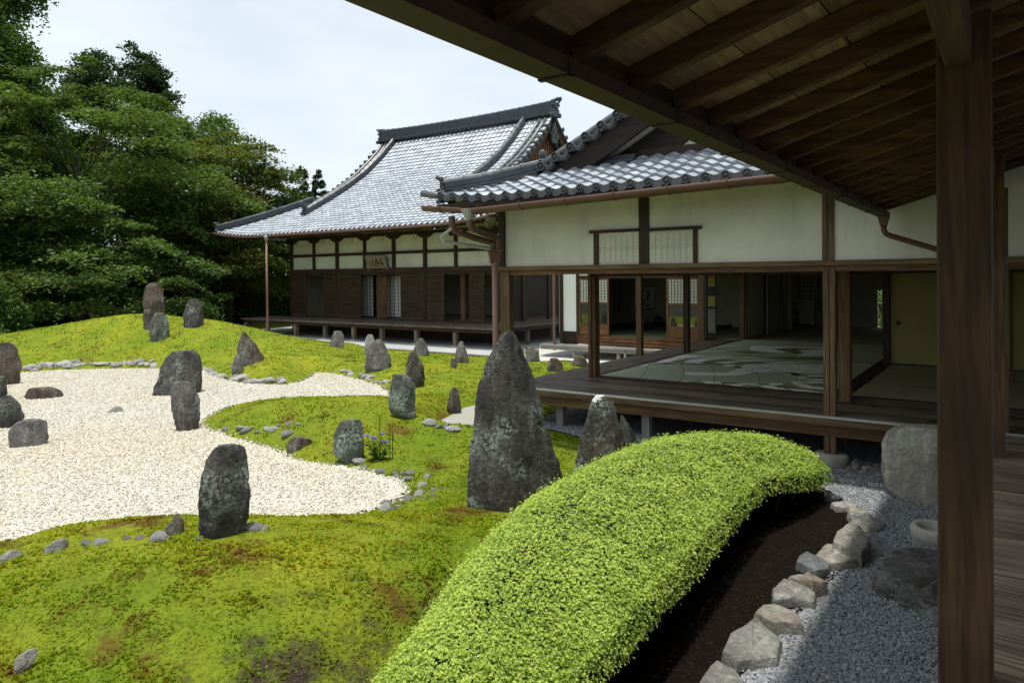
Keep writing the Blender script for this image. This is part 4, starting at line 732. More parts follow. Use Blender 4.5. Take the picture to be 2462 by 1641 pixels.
# verandas
mb = MB(); yb = np.linspace(FY+0.075, 10.60, 7)
for i in range(6): mb.box(-6.62+(yb[i]-FY)*0.55, 3.1, yb[i]+0.0025, yb[i+1]-0.0025, -0.035, rng.normal(0, 0.0012))
xb = np.linspace(-6.66, -5.86, 5); 
part('veranda', mb, wood('veranda_board_wood', (0.105, 0.080, 0.060), (0.27, 0.215, 0.165), 'x', 0.6, 1.4, (0.06, 0.048, 0.04), (1, (10.60-FY-0.075)/2, (10.60-FY-0.075)/6)), pav); mb = MB()
for i in range(4): y0 = FY+0.08+max(0, (xb[i]+6.62)/0.55); mb.prism([(xb[i]+0.0025, y0, -0.035), (xb[i+1]-0.0025, min(10.62, y0+0.36), -0.035), (xb[i+1]-0.0025, 20.4, -0.035), (xb[i]+0.0025, 20.4, -0.035)], (0, 0, 0.036+rng.normal(0, 0.001)))
part('side_veranda', mb, WG['y'], pav)
mb = MB(); mb.box(PX0-0.10, 3.1, FY-0.07, FY+0.072, -0.095, -0.012); eb = part('edge_beam', mb, WT['x'], pav, bevel=0.004)
mb = MB(); mb.box(PX0-0.05, 3.1, FY+0.02, FY+0.14, -0.24, -0.097); mb.box(PX0-0.06, PX0+0.05, FY+0.15, 20.4, -0.2, -0.04); part('floor_beam', mb, WR['x'], pav)
mb = MB()
for k in range(3): mb.box(PX0-0.06, 3.1, FY-0.062+0.035*k, FY-0.044+0.035*k, -0.0119, 0.004)
part('shutter_rail', mb, STRIP, eb)
for px in (1556, 1350): x = float(onY((px, 1020), FY+0.3)[0]); post(x-0.06, x+0.06, FY+0.24, FY+0.36, -0.62, -0.098, WS)
for x, y_ in ((-5.0, 10.6), (-3.3, 10.7), (-1.9, 10.6), (-0.2, 10.6), (-6.5, 12.6), (-6.5, 15.2)): post(x-0.05, x+0.05, y_-0.05, y_+0.05, -0.66, -0.05, WD)
mb = MB(); mb.box(-6.4, 3.1, 12.0, 12.1, -0.66, -0.04); part('crawl_wall', mb, WD['x'], pav)
# sills, mats
mb = MB(); mb.box(-5.72, 3.1, 10.60, 10.74, -0.03, 0.034); part('front_sill', mb, WD['x'], pav, bevel=0.004)
mb = MB(); mb.box(-5.86, -5.735, 10.76, 20.4, -0.03, 0.030); part('side_sill', mb, WD['y'], pav)
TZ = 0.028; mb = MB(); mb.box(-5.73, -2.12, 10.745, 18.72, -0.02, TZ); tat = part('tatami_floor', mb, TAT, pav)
def tz(p): return onZ((1450+p[0]/4.278, 780+p[1]/4.278), TZ+0.003)[:2]
def inlay(polys, name, mat):
    mb = MB()
    for P in polys:
        Q = np.array([tz(p) for p in P]); Q[:, 0] = np.clip(Q[:, 0], -5.725, -2.13); Q[:, 1] = np.clip(Q[:, 1], 10.75, 18.7); mb.prism([(x, y, TZ+0.0005) for x, y in Q], (0, 0, 0.0025))
    return part(name, mb, mat, tat)
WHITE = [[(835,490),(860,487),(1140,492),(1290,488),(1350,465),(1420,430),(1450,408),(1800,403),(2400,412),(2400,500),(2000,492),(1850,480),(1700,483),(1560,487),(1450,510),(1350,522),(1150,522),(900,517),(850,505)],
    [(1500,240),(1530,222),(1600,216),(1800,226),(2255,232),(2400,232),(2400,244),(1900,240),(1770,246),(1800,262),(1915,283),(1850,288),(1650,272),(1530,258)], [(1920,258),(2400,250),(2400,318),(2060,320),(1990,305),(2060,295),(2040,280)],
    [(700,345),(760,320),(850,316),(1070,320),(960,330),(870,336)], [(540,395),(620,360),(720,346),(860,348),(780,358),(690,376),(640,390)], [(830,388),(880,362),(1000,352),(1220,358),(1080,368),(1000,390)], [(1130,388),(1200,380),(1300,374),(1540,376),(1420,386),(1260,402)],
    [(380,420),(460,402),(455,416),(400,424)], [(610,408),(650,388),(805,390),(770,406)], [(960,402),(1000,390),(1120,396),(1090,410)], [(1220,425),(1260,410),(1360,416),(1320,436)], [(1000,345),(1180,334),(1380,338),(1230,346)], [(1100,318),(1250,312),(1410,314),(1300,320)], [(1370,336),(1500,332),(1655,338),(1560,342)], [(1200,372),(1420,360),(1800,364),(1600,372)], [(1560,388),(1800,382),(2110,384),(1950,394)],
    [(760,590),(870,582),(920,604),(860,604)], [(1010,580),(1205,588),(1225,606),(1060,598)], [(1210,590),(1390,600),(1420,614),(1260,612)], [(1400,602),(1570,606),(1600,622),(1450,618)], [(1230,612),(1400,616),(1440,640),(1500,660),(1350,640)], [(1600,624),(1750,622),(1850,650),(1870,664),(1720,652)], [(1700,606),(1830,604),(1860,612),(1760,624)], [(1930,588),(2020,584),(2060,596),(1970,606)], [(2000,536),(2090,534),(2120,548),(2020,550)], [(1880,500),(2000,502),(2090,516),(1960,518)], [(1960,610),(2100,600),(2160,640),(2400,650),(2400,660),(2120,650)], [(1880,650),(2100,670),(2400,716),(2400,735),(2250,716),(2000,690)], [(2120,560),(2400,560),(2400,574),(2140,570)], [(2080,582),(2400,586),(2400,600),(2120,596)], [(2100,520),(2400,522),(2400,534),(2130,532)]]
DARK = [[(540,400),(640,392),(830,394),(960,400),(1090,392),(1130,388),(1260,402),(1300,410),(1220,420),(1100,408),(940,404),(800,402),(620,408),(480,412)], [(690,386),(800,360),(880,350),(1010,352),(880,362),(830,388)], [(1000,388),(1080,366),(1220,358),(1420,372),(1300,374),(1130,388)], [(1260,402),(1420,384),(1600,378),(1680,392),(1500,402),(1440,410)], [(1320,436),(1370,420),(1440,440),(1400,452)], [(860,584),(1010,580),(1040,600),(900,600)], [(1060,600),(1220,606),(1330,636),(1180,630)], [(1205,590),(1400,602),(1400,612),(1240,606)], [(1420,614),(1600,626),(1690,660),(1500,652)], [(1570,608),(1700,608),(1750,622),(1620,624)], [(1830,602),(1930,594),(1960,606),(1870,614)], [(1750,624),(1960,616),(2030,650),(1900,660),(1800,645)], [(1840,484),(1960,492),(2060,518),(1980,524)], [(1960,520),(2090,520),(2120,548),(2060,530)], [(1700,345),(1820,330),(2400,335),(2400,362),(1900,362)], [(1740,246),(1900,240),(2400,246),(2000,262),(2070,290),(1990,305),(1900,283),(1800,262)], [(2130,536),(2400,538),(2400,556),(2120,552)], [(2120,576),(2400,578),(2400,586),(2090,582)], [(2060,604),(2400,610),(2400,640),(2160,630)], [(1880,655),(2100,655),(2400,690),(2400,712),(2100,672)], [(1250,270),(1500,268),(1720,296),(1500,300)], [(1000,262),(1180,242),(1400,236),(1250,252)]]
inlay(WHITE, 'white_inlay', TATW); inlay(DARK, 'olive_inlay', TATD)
mb = MB()
for P in ([(440,420),(450,450),(435,490),(370,560)], [(790,405),(830,460),(835,500),(785,585)], [(1070,405),(1130,450),(1145,490)], [(1155,520),(1140,585)], [(1570,487),(1605,540),(1612,600)]):
    Q = np.array([tz(p) for p in P]); s = np.linspace(0, len(P)-1, 16); mb.tube(np.stack([np.interp(s, range(len(P)), Q[:, 0]), np.interp(s, range(len(P)), Q[:, 1]), np.full(16, TZ)], -1), 0.005, 5)
for P in ([(1470,475),(1480,466),(1560,470)], [(1640,448),(1720,446),(1725,436)], [(1740,470),(1820,468),(1825,458)], [(1850,438),(1960,440)], [(1900,460),(2020,462),(2025,450)], [(2080,470),(2190,472)], [(2150,430),(2210,432),(2200,414)]):
    mb.tube([(*tz(p), TZ+0.003) for p in P], 0.006, 4)
part('curved_seams', mb, plain('seam', (0.13, 0.14, 0.09), 0.8), tat)
mb = MB(); mb.box(-5.72, -2.13, 14.83, 14.86, TZ-0.01, TZ+0.0045); part('mat_border', mb, TATE, tat); mb = MB(); mb.box(-5.72, -2.13, 12.93, 12.95, TZ-0.01, TZ+0.0042); part('mat_border', mb, TATE, tat)
mb = MB(); mb.box(-6.6, 2.9, 18.77, 25.2, -0.02, 0.02); mb.box(-1.86, 2.9, 10.745, 14.80, -0.02, 0.022); st = part('straw_floor', mb, TATY, pav)
mb = MB()
for y_ in (12.1, 13.5): mb.box(-1.85, 2.9, y_-0.012, y_+0.012, 0.0221, 0.0245)
for y_ in (20.4, 21.9): mb.box(-5.7, 2.9, y_-0.02, y_+0.02, 0.0201, 0.024)
part('mat_border', mb, TATE, st)
mb = MB(); mb.box(-2.115, -1.865, 10.75, 18.7, -0.02, 0.030)
for x in (-2.06, -1.98, -1.92): mb.box(x-0.012, x+0.012, 10.75, 18.7, 0.0301, 0.038)
part('partition_sill', mb, WD['y'], pav)
# inner posts, lintels, walls, ceiling
post(-5.862, -5.800, 10.58, 10.75, -0.02, 1.78, WR); post(-5.797, -5.735, 10.60, 10.76, -0.02, 1.78, WR)
post(-6.70, -6.575, 14.22, 14.34, -0.02, 1.80, WT); post(-5.86, -5.74, 14.80, 14.92, -0.02, 1.80, WD); post(-5.86, -5.72, 18.62, 18.76, -0.02, 2.3, WR)
q0, q1 = onZ((2014, 966))[0], onZ((2045, 966))[0]; yq = onZ((2045, 966))[1]; post(q0, q1, yq-0.02, yq+0.13, -0.02, 1.80, WR)
post(float(onY((2123, 750), 14.72)[0]), -1.88, 14.72, 14.86, 0.02, 2.3, WD)
mb = MB(); mb.box(-5.86, 3.1, 10.60, 10.74, 1.70, 1.80); mb.box(-5.86, -5.74, 10.75, 18.62, 1.76, 1.86); mb.box(-2.08, -1.9, 10.76, 18.6, 1.72, 1.80); mb.box(-1.9, 3.0, 14.78, 14.92, 1.72, 1.80); mb.box(-5.7, -2.1, 18.64, 18.74, 1.74, 1.84); part('lintel', mb, WD['x'], pav)
mb = MB(); mb.box(-6.72, -6.56, FY+0.16, 20.4, 1.80, 1.90); mb.box(-6.70, -6.60, FY+0.16, 20.4, 1.905, 3.2); part('side_wall', mb, PL, pav)
mb = MB(); mb.box(-5.84, 3.0, 10.64, 10.70, 1.801, 2.5); mb.box(-5.82, -5.78, 10.75, 18.6, 1.861, 2.5); mb.box(-2.02, -1.96, 10.76, 18.6, 1.801, 2.5); mb.box(-1.9, 3.0, 14.82, 14.88, 1.801, 2.5); mb.box(-5.7, -2.1, 18.66, 18.72, 1.841, 2.5)
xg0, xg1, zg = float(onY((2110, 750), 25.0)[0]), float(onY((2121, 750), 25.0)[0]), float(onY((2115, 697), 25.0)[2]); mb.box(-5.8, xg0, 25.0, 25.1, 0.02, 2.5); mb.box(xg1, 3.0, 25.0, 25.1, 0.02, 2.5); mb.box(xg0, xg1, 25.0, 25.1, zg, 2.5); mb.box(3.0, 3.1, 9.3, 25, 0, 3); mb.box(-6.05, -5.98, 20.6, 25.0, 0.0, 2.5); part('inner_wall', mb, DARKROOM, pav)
mb = MB(); mb.box(-6.6, 3.0, FY+0.12, 25.1, 2.5, 2.55); part('ceiling', mb, plain('pale_ceiling', (0.72, 0.64, 0.50), 0.8, 0.1), pav)
mb = MB(); mb.box(-1.88, 2.9, 14.80, 14.835, 0.06, 1.72); fs = part('sliding_door', mb, FUSUMA, pav)
mb = MB(); mb.box(-1.90, -1.86, 14.79, 14.845, 0.03, 1.72); mb.box(-1.86, 2.9, 14.79, 14.845, 0.028, 0.06); mb.box(-0.06, -0.02, 14.785, 14.80, 0.06, 1.72); part('black_frame', mb, BLACK, fs)
hd = onY((2160, 776), 14.80); mb = MB(); mb.tube([hd+[0, 0.004, 0], hd+[0, -0.012, 0]], [0.045, 0.043], 16)
mb.tube([(-0.12, 14.804, hd[2]), (-0.12, 14.785, hd[2])], 0.043, 16); part('door_pull', mb, IRON, fs)
# rooms at the back
a = onZ((1711, 800), 0.02); yb_ = float(a[1]); mb = MB(); mb.box(onY((1700, 700), yb_)[0], onY((1722, 700), yb_)[0], yb_, yb_+0.03, 0.02, 1.78); gd = part('chequered_door', mb, FUSPALE, pav)
mb = MB()
for x0, x1, y0, y1 in ((1702.5, 1719.5, 666, 688.6), (1702.5, 1719.5, 712, 735.7), (1698.3, 1701.6, 689, 712)): 
    c0, c1 = onY((x0, y1), yb_-0.004), onY((x1, y0), yb_-0.004); mb.box(c0[0], c1[0], yb_-0.006, yb_-0.001, c0[2], c1[2])
part('gold_square', mb, GOLD, gd); mb = MB()
for x0, x1, y0, y1 in ((1702.5, 1719.5, 689, 711.5), (1702.5, 1719.5, 736, 742.5), (1719.7, 1722, 660, 800)): 
    c0, c1 = onY((x0, y1), yb_-0.004), onY((x1, y0), yb_-0.004); mb.box(c0[0], c1[0], yb_-0.006, yb_-0.001, c0[2], c1[2])
part('dark_square', mb, BLACK, gd)
for y0, y1, mt in ((18.9, 20.6, FUSPALE), (20.9, 22.3, DARKROOM), (22.5, 24.6, FUSPALE)):
    mb = MB(); mb.box(-5.79, -5.755, y0, y1, 0.0, 1.76); f_ = part('sliding_door', mb, mt, pav); mb = MB(); mb.box(-5.754, -5.74, y0, y0+0.05, 0.03, 1.76); mb.box(-5.754, -5.74, y1-0.05, y1, 0.03, 1.76); part('black_frame', mb, BLACK, f_)
b0, b1 = onY((1894, 700), 24.9), onY((1969, 700), 24.9); shoji('back_window', pav, b0[0], b1[0], 24.95, 0.55, 1.74, 4, 8, WD, 'x', FUSPALE)
sc0, sc1 = onY((1883, 795), 24.2), onY((1960, 716), 24.2); scr = thing('folding_screen', 'plain pale panel screen standing at the back of the dark mat room', 'screen', ((sc0[0]+sc1[0])/2, 24.2, 0.02))
mb = MB(); mb.box(sc0[0]+0.02, sc1[0]-0.02, 24.19, 24.21, 0.06, float(sc1[2])-0.03); part('panel', mb, FUSPALE, scr); mb = MB()
for a0, a1, e0, e1 in ((sc0[0], sc0[0]+0.02, 0.03, sc1[2]), (sc1[0]-0.02, sc1[0], 0.03, sc1[2]), (sc0[0]+0.02, sc1[0]-0.02, 0.03, 0.06), (sc0[0]+0.02, sc1[0]-0.02, sc1[2]-0.03, sc1[2])): mb.box(a0, a1, 24.18, 24.22, e0, e1)
part('frame', mb, WD['x'], scr)
vs = onY((1917, 790), 23.4); vs[2] = 0.026; vas = thing('flower_vase', 'slim dark vase with thin branches on a low stand before the pale screen', 'vase', vs)
mb = MB(); mb.lathe(vs, [(0.05, 0.13), (0.07, 0.20), (0.035, 0.33), (0.03, 0.45), (0.045, 0.48)], 12); part('body', mb, IRON, vas, True)
mb = MB(); mb.box(vs[0]-0.36, vs[0]+0.36, vs[1]-0.15, vs[1]+0.15, vs[2]+0.10, vs[2]+0.13)
for i in (-1, 1): mb.box(vs[0]+i*0.30-0.03, vs[0]+i*0.30+0.03, vs[1]-0.12, vs[1]+0.12, vs[2], vs[2]+0.10)
part('stand', mb, BLACK, vas); mb = MB()
for q in ((-0.28, 0.55), (-0.1, 0.4), (0.2, 0.42), (0.3, 0.3), (-0.35, 0.7)): mb.tube([vs+[0, 0, 0.45], vs+[q[0]*0.4, 0, 0.45+q[1]*0.6], vs+[q[0], 0.05, 0.45+q[1]]], [0.008, 0.006, 0.004], 5)
part('branches', mb, BARK, vas)
lp = onY((1180, 527), 8.75); lamp = thing('round_lamp', 'small round glass lamp under the pavilion corner eave', 'lamp', lp)
mb = MB(); th = np.linspace(0, math.pi, 9); mb.lathe(lp, [(0.075*math.sin(t)+0.002, -0.075*math.cos(t)) for t in th], 14); part('glass_globe', mb, plain('lamp_glass', (0.30, 0.28, 0.16), 0.15, 0.3, 10, 0.8), lamp, True)
mb = MB(); mb.tube([lp+[0.02, 0, -0.02], lp+[-0.05, 0.03, -0.06], lp+[-0.08, 0.05, -0.08]], [0.078, 0.082, 0.06], 14); part('metal_collar', mb, plain('lamp_collar', (0.16, 0.15, 0.11), 0.5), lamp, True); mb = MB(); mb.tube([lp+[-0.02, 0.03, 0.03], lp+[0, 0.3, 0.16]], 0.012, 6); part('bracket', mb, IRON, lamp)

# ------------------------------------------------------------------ tea room behind the pavilion
AY = 18.3; ax = lambda px: float(onY((px, 720), AY)[0]); az = lambda px, py: float(onY((px, py), AY)[2])
tea = thing('tea_room', 'low tea room with white panel, red-brown glazed sliding doors and log sill seen through the pavilion posts', 'building', (-8.6, AY, 0))
zb = az(1500, 832); ztop = 1.98
mb = MB(); mb.box(ax(1354.5), ax(1386.5), AY, AY+0.06, az(1370, 796), 2.3); part('white_panel', mb, PW, tea)
mb = MB(); mb.box(ax(1392), ax(1681), AY, AY+0.06, az(1500, 662), 2.4); part('upper_wall', mb, PL, tea)
for a, b in ((1347, 1354.5), (1386.5, 1392.5)): mb = MB(); mb.box(ax(a), ax(b), AY-0.04, AY+0.08, zb, 2.3); part('post', mb, WD['z'], tea, bevel=0.005)
mb = MB(); mb.box(ax(1681), ax(1694), AY-0.05, AY+0.08, zb, 2.3); part('post', mb, WT['z'], tea, bevel=0.006, label='pale tan corner post'); mb = MB(); mb.box(ax(1694)+0.002, ax(1699), AY-0.03, AY+0.08, zb, 2.3); part('post', mb, BLACK, tea)
mb = MB(); x0, x1 = ax(1354.5), ax(1386.5)
for i in range(5): mb.box(x0+(x1-x0)*i/5+0.003, x0+(x1-x0)*(i+1)/5-0.003, AY-0.01, AY+0.05, zb-0.02, az(1370, 796)-0.025)
mb.box(x0, x1, AY-0.03, AY+0.05, az(1370, 796)-0.023, az(1370, 796)-0.002); part('board_skirt', mb, WD['z'], tea)
mb = MB(); mb.box(ax(1392.5), ax(1681), AY-0.03, AY+0.05, az(1500, 669), az(1500, 662)-0.002); part('lintel', mb, WD['x'], tea)
zs = az(1500, 809); mb = MB(); h3 = (zs-zb)/3
for i in range(3): mb.tube([(x, AY-0.02+0.01*rng.standard_normal(), zb+h3*(i+0.5)+0.004*rng.standard_normal()) for x in np.linspace(ax(1391), ax(1690), 12)], h3*0.54, 10)
part('log_sill', mb, WO['x'], tea, True)
def glazed(x0, x1, lab=None):
    z0, z1, zg0, zg1 = zs+0.01, az(1500, 668), az(1430, 778), az(1430, 730); fr = 0.05; mb = MB()
    mb.box(x0, x0+fr, AY-0.03, AY+0.01, z0, z1); mb.box(x1-fr, x1, AY-0.03, AY+0.01, z0, z1)
    for a, b in ((z1-fr, z1), (zg1, zg1+0.05), (zg0-0.05, zg0), (z0, z0+0.05)): mb.box(x0+fr, x1-fr, AY-0.029, AY+0.009, a, b)
    o = part('glazed_door', mb, WO['z'], tea, label=lab); mb = MB(); mb.box(x0+fr, x1-fr, AY-0.012, AY-0.006, zg0, zg1); part('glass_pane', mb, GLASS, o)
    mb = MB(); mb.box(x0+fr, x1-fr, AY-0.018, AY-0.005, z0+0.05, zg0-0.05); part('wood_panel', mb, WO['x'], o); mb = MB(); mb.box(x0+fr, x1-fr, AY-0.010, AY-0.004, zg1+0.05, z1-fr); part('paper', mb, PAPER, o); mb = MB()
    for i in range(1, 9): x = x0+fr+(x1-x0-2*fr)*i/9; mb.box(x-0.006, x+0.006, AY-0.020, AY-0.0101, zg1+0.05, z1-fr)
    for i in range(1, 8): z = zg1+0.05+(z1-fr-zg1-0.05)*i/8; mb.box(x0+fr, x1-fr, AY-0.019, AY-0.0102, z-0.006, z+0.006)
    part('lattice', mb, WT['x'], o)
glazed(ax(1393), ax(1464.5)); glazed(ax(1603), ax(1681))
fl = onZ((1530, 792), zs); mb = MB(); mb.box(ax(1347), ax(1699), AY+0.09, float(fl[1])+2.2, zs-0.1, zs); part('mat_floor', mb, tatami('green_tatami', (0.22, 0.27, 0.16), 'x'), tea)
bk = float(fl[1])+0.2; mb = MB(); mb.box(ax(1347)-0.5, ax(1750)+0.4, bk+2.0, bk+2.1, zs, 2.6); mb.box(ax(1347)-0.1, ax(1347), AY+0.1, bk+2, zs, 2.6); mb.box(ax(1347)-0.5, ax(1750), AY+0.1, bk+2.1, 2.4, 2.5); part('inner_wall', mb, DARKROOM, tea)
mb = MB(); mb.box(ax(1350), ax(1620), bk, bk+2.0, zs, zs+0.10); part('alcove_floor', mb, BLACK, tea)
w0, w1 = onY((1467, 749), bk+0.6), onY((1491, 669), bk+0.6); shoji('inner_window', tea, w0[0], w1[0], bk+0.6, w0[2], w1[2], 9, 7, WD, 'x', FUSPALE)
mb = MB(); mb.prism([(ax(1330)-0.6, AY-0.35, 2.55), (ax(1760)+0.4, AY-0.35, 2.55), (ax(1760)+0.4, bk+2.2, 3.4), (ax(1330)-0.6, bk+2.2, 3.4)], (0, 0, 0.12)); part('roof', mb, TILE, tea)
mb = MB(); gx_ = ax(1342.5); mb.tube([(gx_, AY-0.25, zb-0.2), (gx_, AY-0.25, 1.74), (gx_-0.03, AY-0.27, 1.80), (gx_-0.95, AY-0.6, 2.02)], 0.042, 10); part('downspout', mb, PIPE, tea, True)
d0, d1 = onY((1547, 741), bk+1.95), onY((1571.6, 691), bk+1.95); scw = thing('hanging_scroll', 'pale hanging scroll with a sketched bird over a brushed ring in the tea room alcove', 'scroll', ((d0[0]+d1[0])/2, bk+1.95, d0[2]))
mb = MB(); mb.box(d0[0], d1[0], bk+1.94, bk+1.955, d0[2], d1[2]); part('paper', mb, PAPER, scw); mb = MB(); cx_, cz_ = (d0[0]*0.6+d1[0]*0.4), d0[2]+0.2*(d1[2]-d0[2])+0.06; rr_ = (d1[0]-d0[0])*0.30
mb.tube([(cx_+rr_*math.cos(t), bk+1.935, cz_+rr_*math.sin(t)) for t in np.linspace(0.3, 6.0, 24)], np.linspace(0.006, 0.020, 24), 5)
s_ = d1[0]-d0[0]; hh_ = d1[2]-d0[2]
for P in ([(0.42, 0.40), (0.50, 0.58), (0.55, 0.70)], [(0.55, 0.70), (0.40, 0.82), (0.20, 0.90)], [(0.55, 0.70), (0.60, 0.80), (0.62, 0.92)], [(0.50, 0.58), (0.70, 0.66), (0.84, 0.64)], [(0.42, 0.40), (0.40, 0.50), (0.38, 0.62)]): mb.tube([(d0[0]+s_*x, bk+1.935, d0[2]+hh_*z) for x, z in P], [0.014, 0.02, 0.006], 5)
part('ink_drawing', mb, INK, scw); mb = MB(); mb.tube([(d0[0]-0.05, bk+1.94, d0[2]-0.01), (d1[0]+0.05, bk+1.94, d0[2]-0.01)], 0.018, 8); mb.tube([(d0[0], bk+1.94, d1[2]), (d0[0]*0.5+d1[0]*0.5, bk+1.95, d1[2]+0.3), (d1[0], bk+1.94, d1[2])], 0.004, 4); part('roller', mb, BLACK, scw)
jv = onY((1583, 776), bk+0.5); jv[2] = zs+0.105; jar = thing('round_jar', 'dark round jar on a black tray in the tea room alcove', 'jar', jv); mb = MB(); mb.lathe(jv, [(0.09, 0.04), (0.17, 0.10), (0.19, 0.18), (0.13, 0.27), (0.07, 0.29), (0.075, 0.32)], 14); part('body', mb, IRON, jar, True); mb = MB(); mb.box(jv[0]-0.4, jv[0]+0.3, jv[1]-0.2, jv[1]+0.2, jv[2], jv[2]+0.038); part('tray', mb, BLACK, jar)
bl, br = onZ((1290, 826), zb-0.02), onZ((1640, 848), zb-0.02); bn = thing('plank_bench', 'silvery weathered plank step on short round legs along the tea room', 'bench', (-8.6, 16.5, -0.66))
byf = float(min(bl[1], br[1])); mb = MB(); byf = float(onZ((1420, 834), zb-0.03)[1]); nb = 4; xl, xrr = float(onZ((1290, 826), zb)[0]), -6.75
for i in range(nb): mb.box(xl+rng.normal(0, .02), xrr, byf+(AY-0.06-byf)*i/nb+0.006, byf+(AY-0.06-byf)*(i+1)/nb-0.006, zb-0.07, zb-0.022+rng.normal(0, 0.003))
part('seat', mb, WS['x'], bn); mb = MB(); mb.tube([(xl-0.05, byf+0.12, zb-0.125), (xrr, byf+0.12, zb-0.13)], 0.052, 10); mb.tube([(xl+0.1, byf+0.1, zb-0.125), (xl+0.1, AY-0.1, zb-0.125)], 0.05, 8); part('bearer', mb, WS['x'], bn, True)
for px in (1380, 1487, 1291, 1580): x = float(onY((px, 850), byf+0.12)[0]); mb = MB(); mb.tube([(x, byf+0.12, -0.72), (x+0.01, byf+0.12, zb-0.16)], [0.062, 0.055], 10); part('leg', mb, WS['z'], bn, True)
for x in (-8.8, -7.6): mb = MB(); mb.tube([(x, AY-0.3, -0.72), (x, AY-0.3, zb-0.07)], 0.05, 8); part('leg', mb, WS['z'], bn, True)

# ------------------------------------------------------------------ roofed corridor the photograph was taken from
cor = thing('roofed_corridor', 'dark timber corridor with raftered eave, plank floor and heavy square post at the right', 'corridor', (0.8, 3.4, 0))
RX0, RZ0, SL = -1.20, 2.405, 0.305; rz_ = lambda x: RZ0+SL*(x-RX0)
mb = MB(); yb = np.arange(-2.2, 9.08, 0.235)
for y0 in yb: mb.box(-0.255+rng.normal(0, 0.004), 1.95, y0+0.002, min(y0+0.233, 9.09), -0.04, rng.normal(0, 0.0015))
part('plank_floor', mb, wood('plank_floor_wood', (0.17, 0.135, 0.10), (0.46, 0.38, 0.30), 'x', 0.6, 1.6, (0.12, 0.095, 0.075), (1, 5.645, 0.235)), cor)
mb = MB(); mb.box(-0.22, -0.10, -2.2, 9.08, -0.18, -0.045); part('edge_beam', mb, WD['y'], cor)
for y0 in (3.42, 7.93, -1.1): mb = MB(); mb.box(-0.262, -0.072, y0, y0+0.18, -0.6, 2.80); part('post', mb, wood('cedar_post', (0.065, 0.033, 0.014), (0.160, 0.085, 0.037), 'z', 0.6, 0.8) if y0 == 3.42 else WR['z'], cor, bevel=0.011)
mb = MB(); mb.box(-0.231, -0.137, -2.2, 3.419, 2.537, 2.73); part('eave_beam', mb, WT['y'], cor, bevel=0.006); mb = MB(); mb.box(-0.231, -0.137, 3.601, 7.929, 2.537, 2.73); part('eave_beam', mb, WT['y'], cor, bevel=0.006); mb = MB(); mb.box(-0.231, -0.137, 8.111, 9.1, 2.537, 2.73); part('eave_beam', mb, WT['y'], cor)
rub = 0.086; k0 = 1.659
for k in range(-8, 18):
    y_ = k0+0.4345*k
    if y_ > 9.12: break
    mb = MB(); mb.beam((RX0, y_, RZ0+rub/2), (1.62, y_, rz_(1.62)+rub/2), 0.056, rub); part('rafter', mb, WR['x'], cor, bevel=0.004)
    if k % 2 == 0: mb = MB(); mb.beam((RX0-0.04, y_+0.034, RZ0+0.05), (RX0+0.26, y_+0.034, rz_(RX0+0.26)+0.055), 0.008, 0.03); part('gutter_strap', mb, GUTD, cor)
xs_ = np.arange(RX0+0.0, 1.6, 0.315)
for i, x0 in enumerate(xs_):
    x1 = min(x0+0.308, 1.62); mb = MB(); z0, z1 = rz_(x0)+rub+0.006, rz_(x1)+rub+0.006
    mb.prism([(x0, -2.3, z0), (x1, -2.3, z1), (x1, 9.12, z1), (x0, 9.12, z0)], (0, 0, 0.014)); part('roof_board', mb, WC['y'], cor)
mb = MB(); mb.prism([(RX0-0.03, -2.3, rz_(RX0)+0.115), (1.62, -2.3, rz_(1.62)+0.115), (1.62, 9.13, rz_(1.62)+0.115), (RX0-0.03, 9.13, rz_(RX0)+0.115)], (0, 0, 0.07)); mb.prism([(1.62, -2.3, rz_(1.62)+0.115), (4.4, -2.3, RZ0+0.1), (4.4, 9.13, RZ0+0.1), (1.62, 9.13, rz_(1.62)+0.115)], (0, 0, 0.07)); part('roof', mb, EAVET, cor)
mb = MB(); mb.beam((RX0-0.012, -2.3, RZ0+0.043), (RX0-0.012, 9.12, RZ0+0.043), 0.022, 0.10); part('eave_board', mb, WD['y'], cor)
G0, G1, GB, GT = -1.236, -1.128, 2.328, 2.385; mb = MB(); mb.box(G0, G1, -2.3, 8.93, GB, GB+0.006); mb.box(G0, G0+0.006, -2.3, 8.93, GB+0.0061, GT); mb.box(G1-0.006, G1, -2.3, 8.93, GB+0.0061, GT-0.004); mb.box(G0+0.006, G1-0.006, 8.92, 8.93, GB+0.0061, GT); cg = part('box_gutter', mb, GUTD, cor)
GJ = plain('gutter_joint', (0.04, 0.034, 0.024), 0.7)
for y_ in np.arange(-1.6, 8.9, 0.869): y_ += 0.06; mb = MB(); mb.box(G0-0.005, G1+0.005, y_-0.012, y_+0.012, GB-0.005, GB-0.0005); mb.box(G0-0.005, G0-0.0005, y_-0.012, y_+0.012, GB-0.005, GT+0.004); mb.box(G1+0.0005, G1+0.005, y_-0.012, y_+0.012, GB-0.005, GT); part('gutter_joint', mb, GJ, cg)
mb = MB(); mb.add([(-1.225, 8.74, GB-0.004), (-1.125, 8.74, GB-0.004), (-1.125, 8.91, GB-0.004), (-1.225, 8.91, GB-0.004), (-1.205, 8.77, GB-0.10), (-1.145, 8.77, GB-0.10), (-1.145, 8.88, GB-0.10), (-1.205, 8.88, GB-0.10)], [(0, 1, 2, 3), (7, 6, 5, 4), (0, 4, 5, 1), (1, 5, 6, 2), (2, 6, 7, 3), (3, 7, 4, 0)]); part('hopper', mb, COPPER, cg)
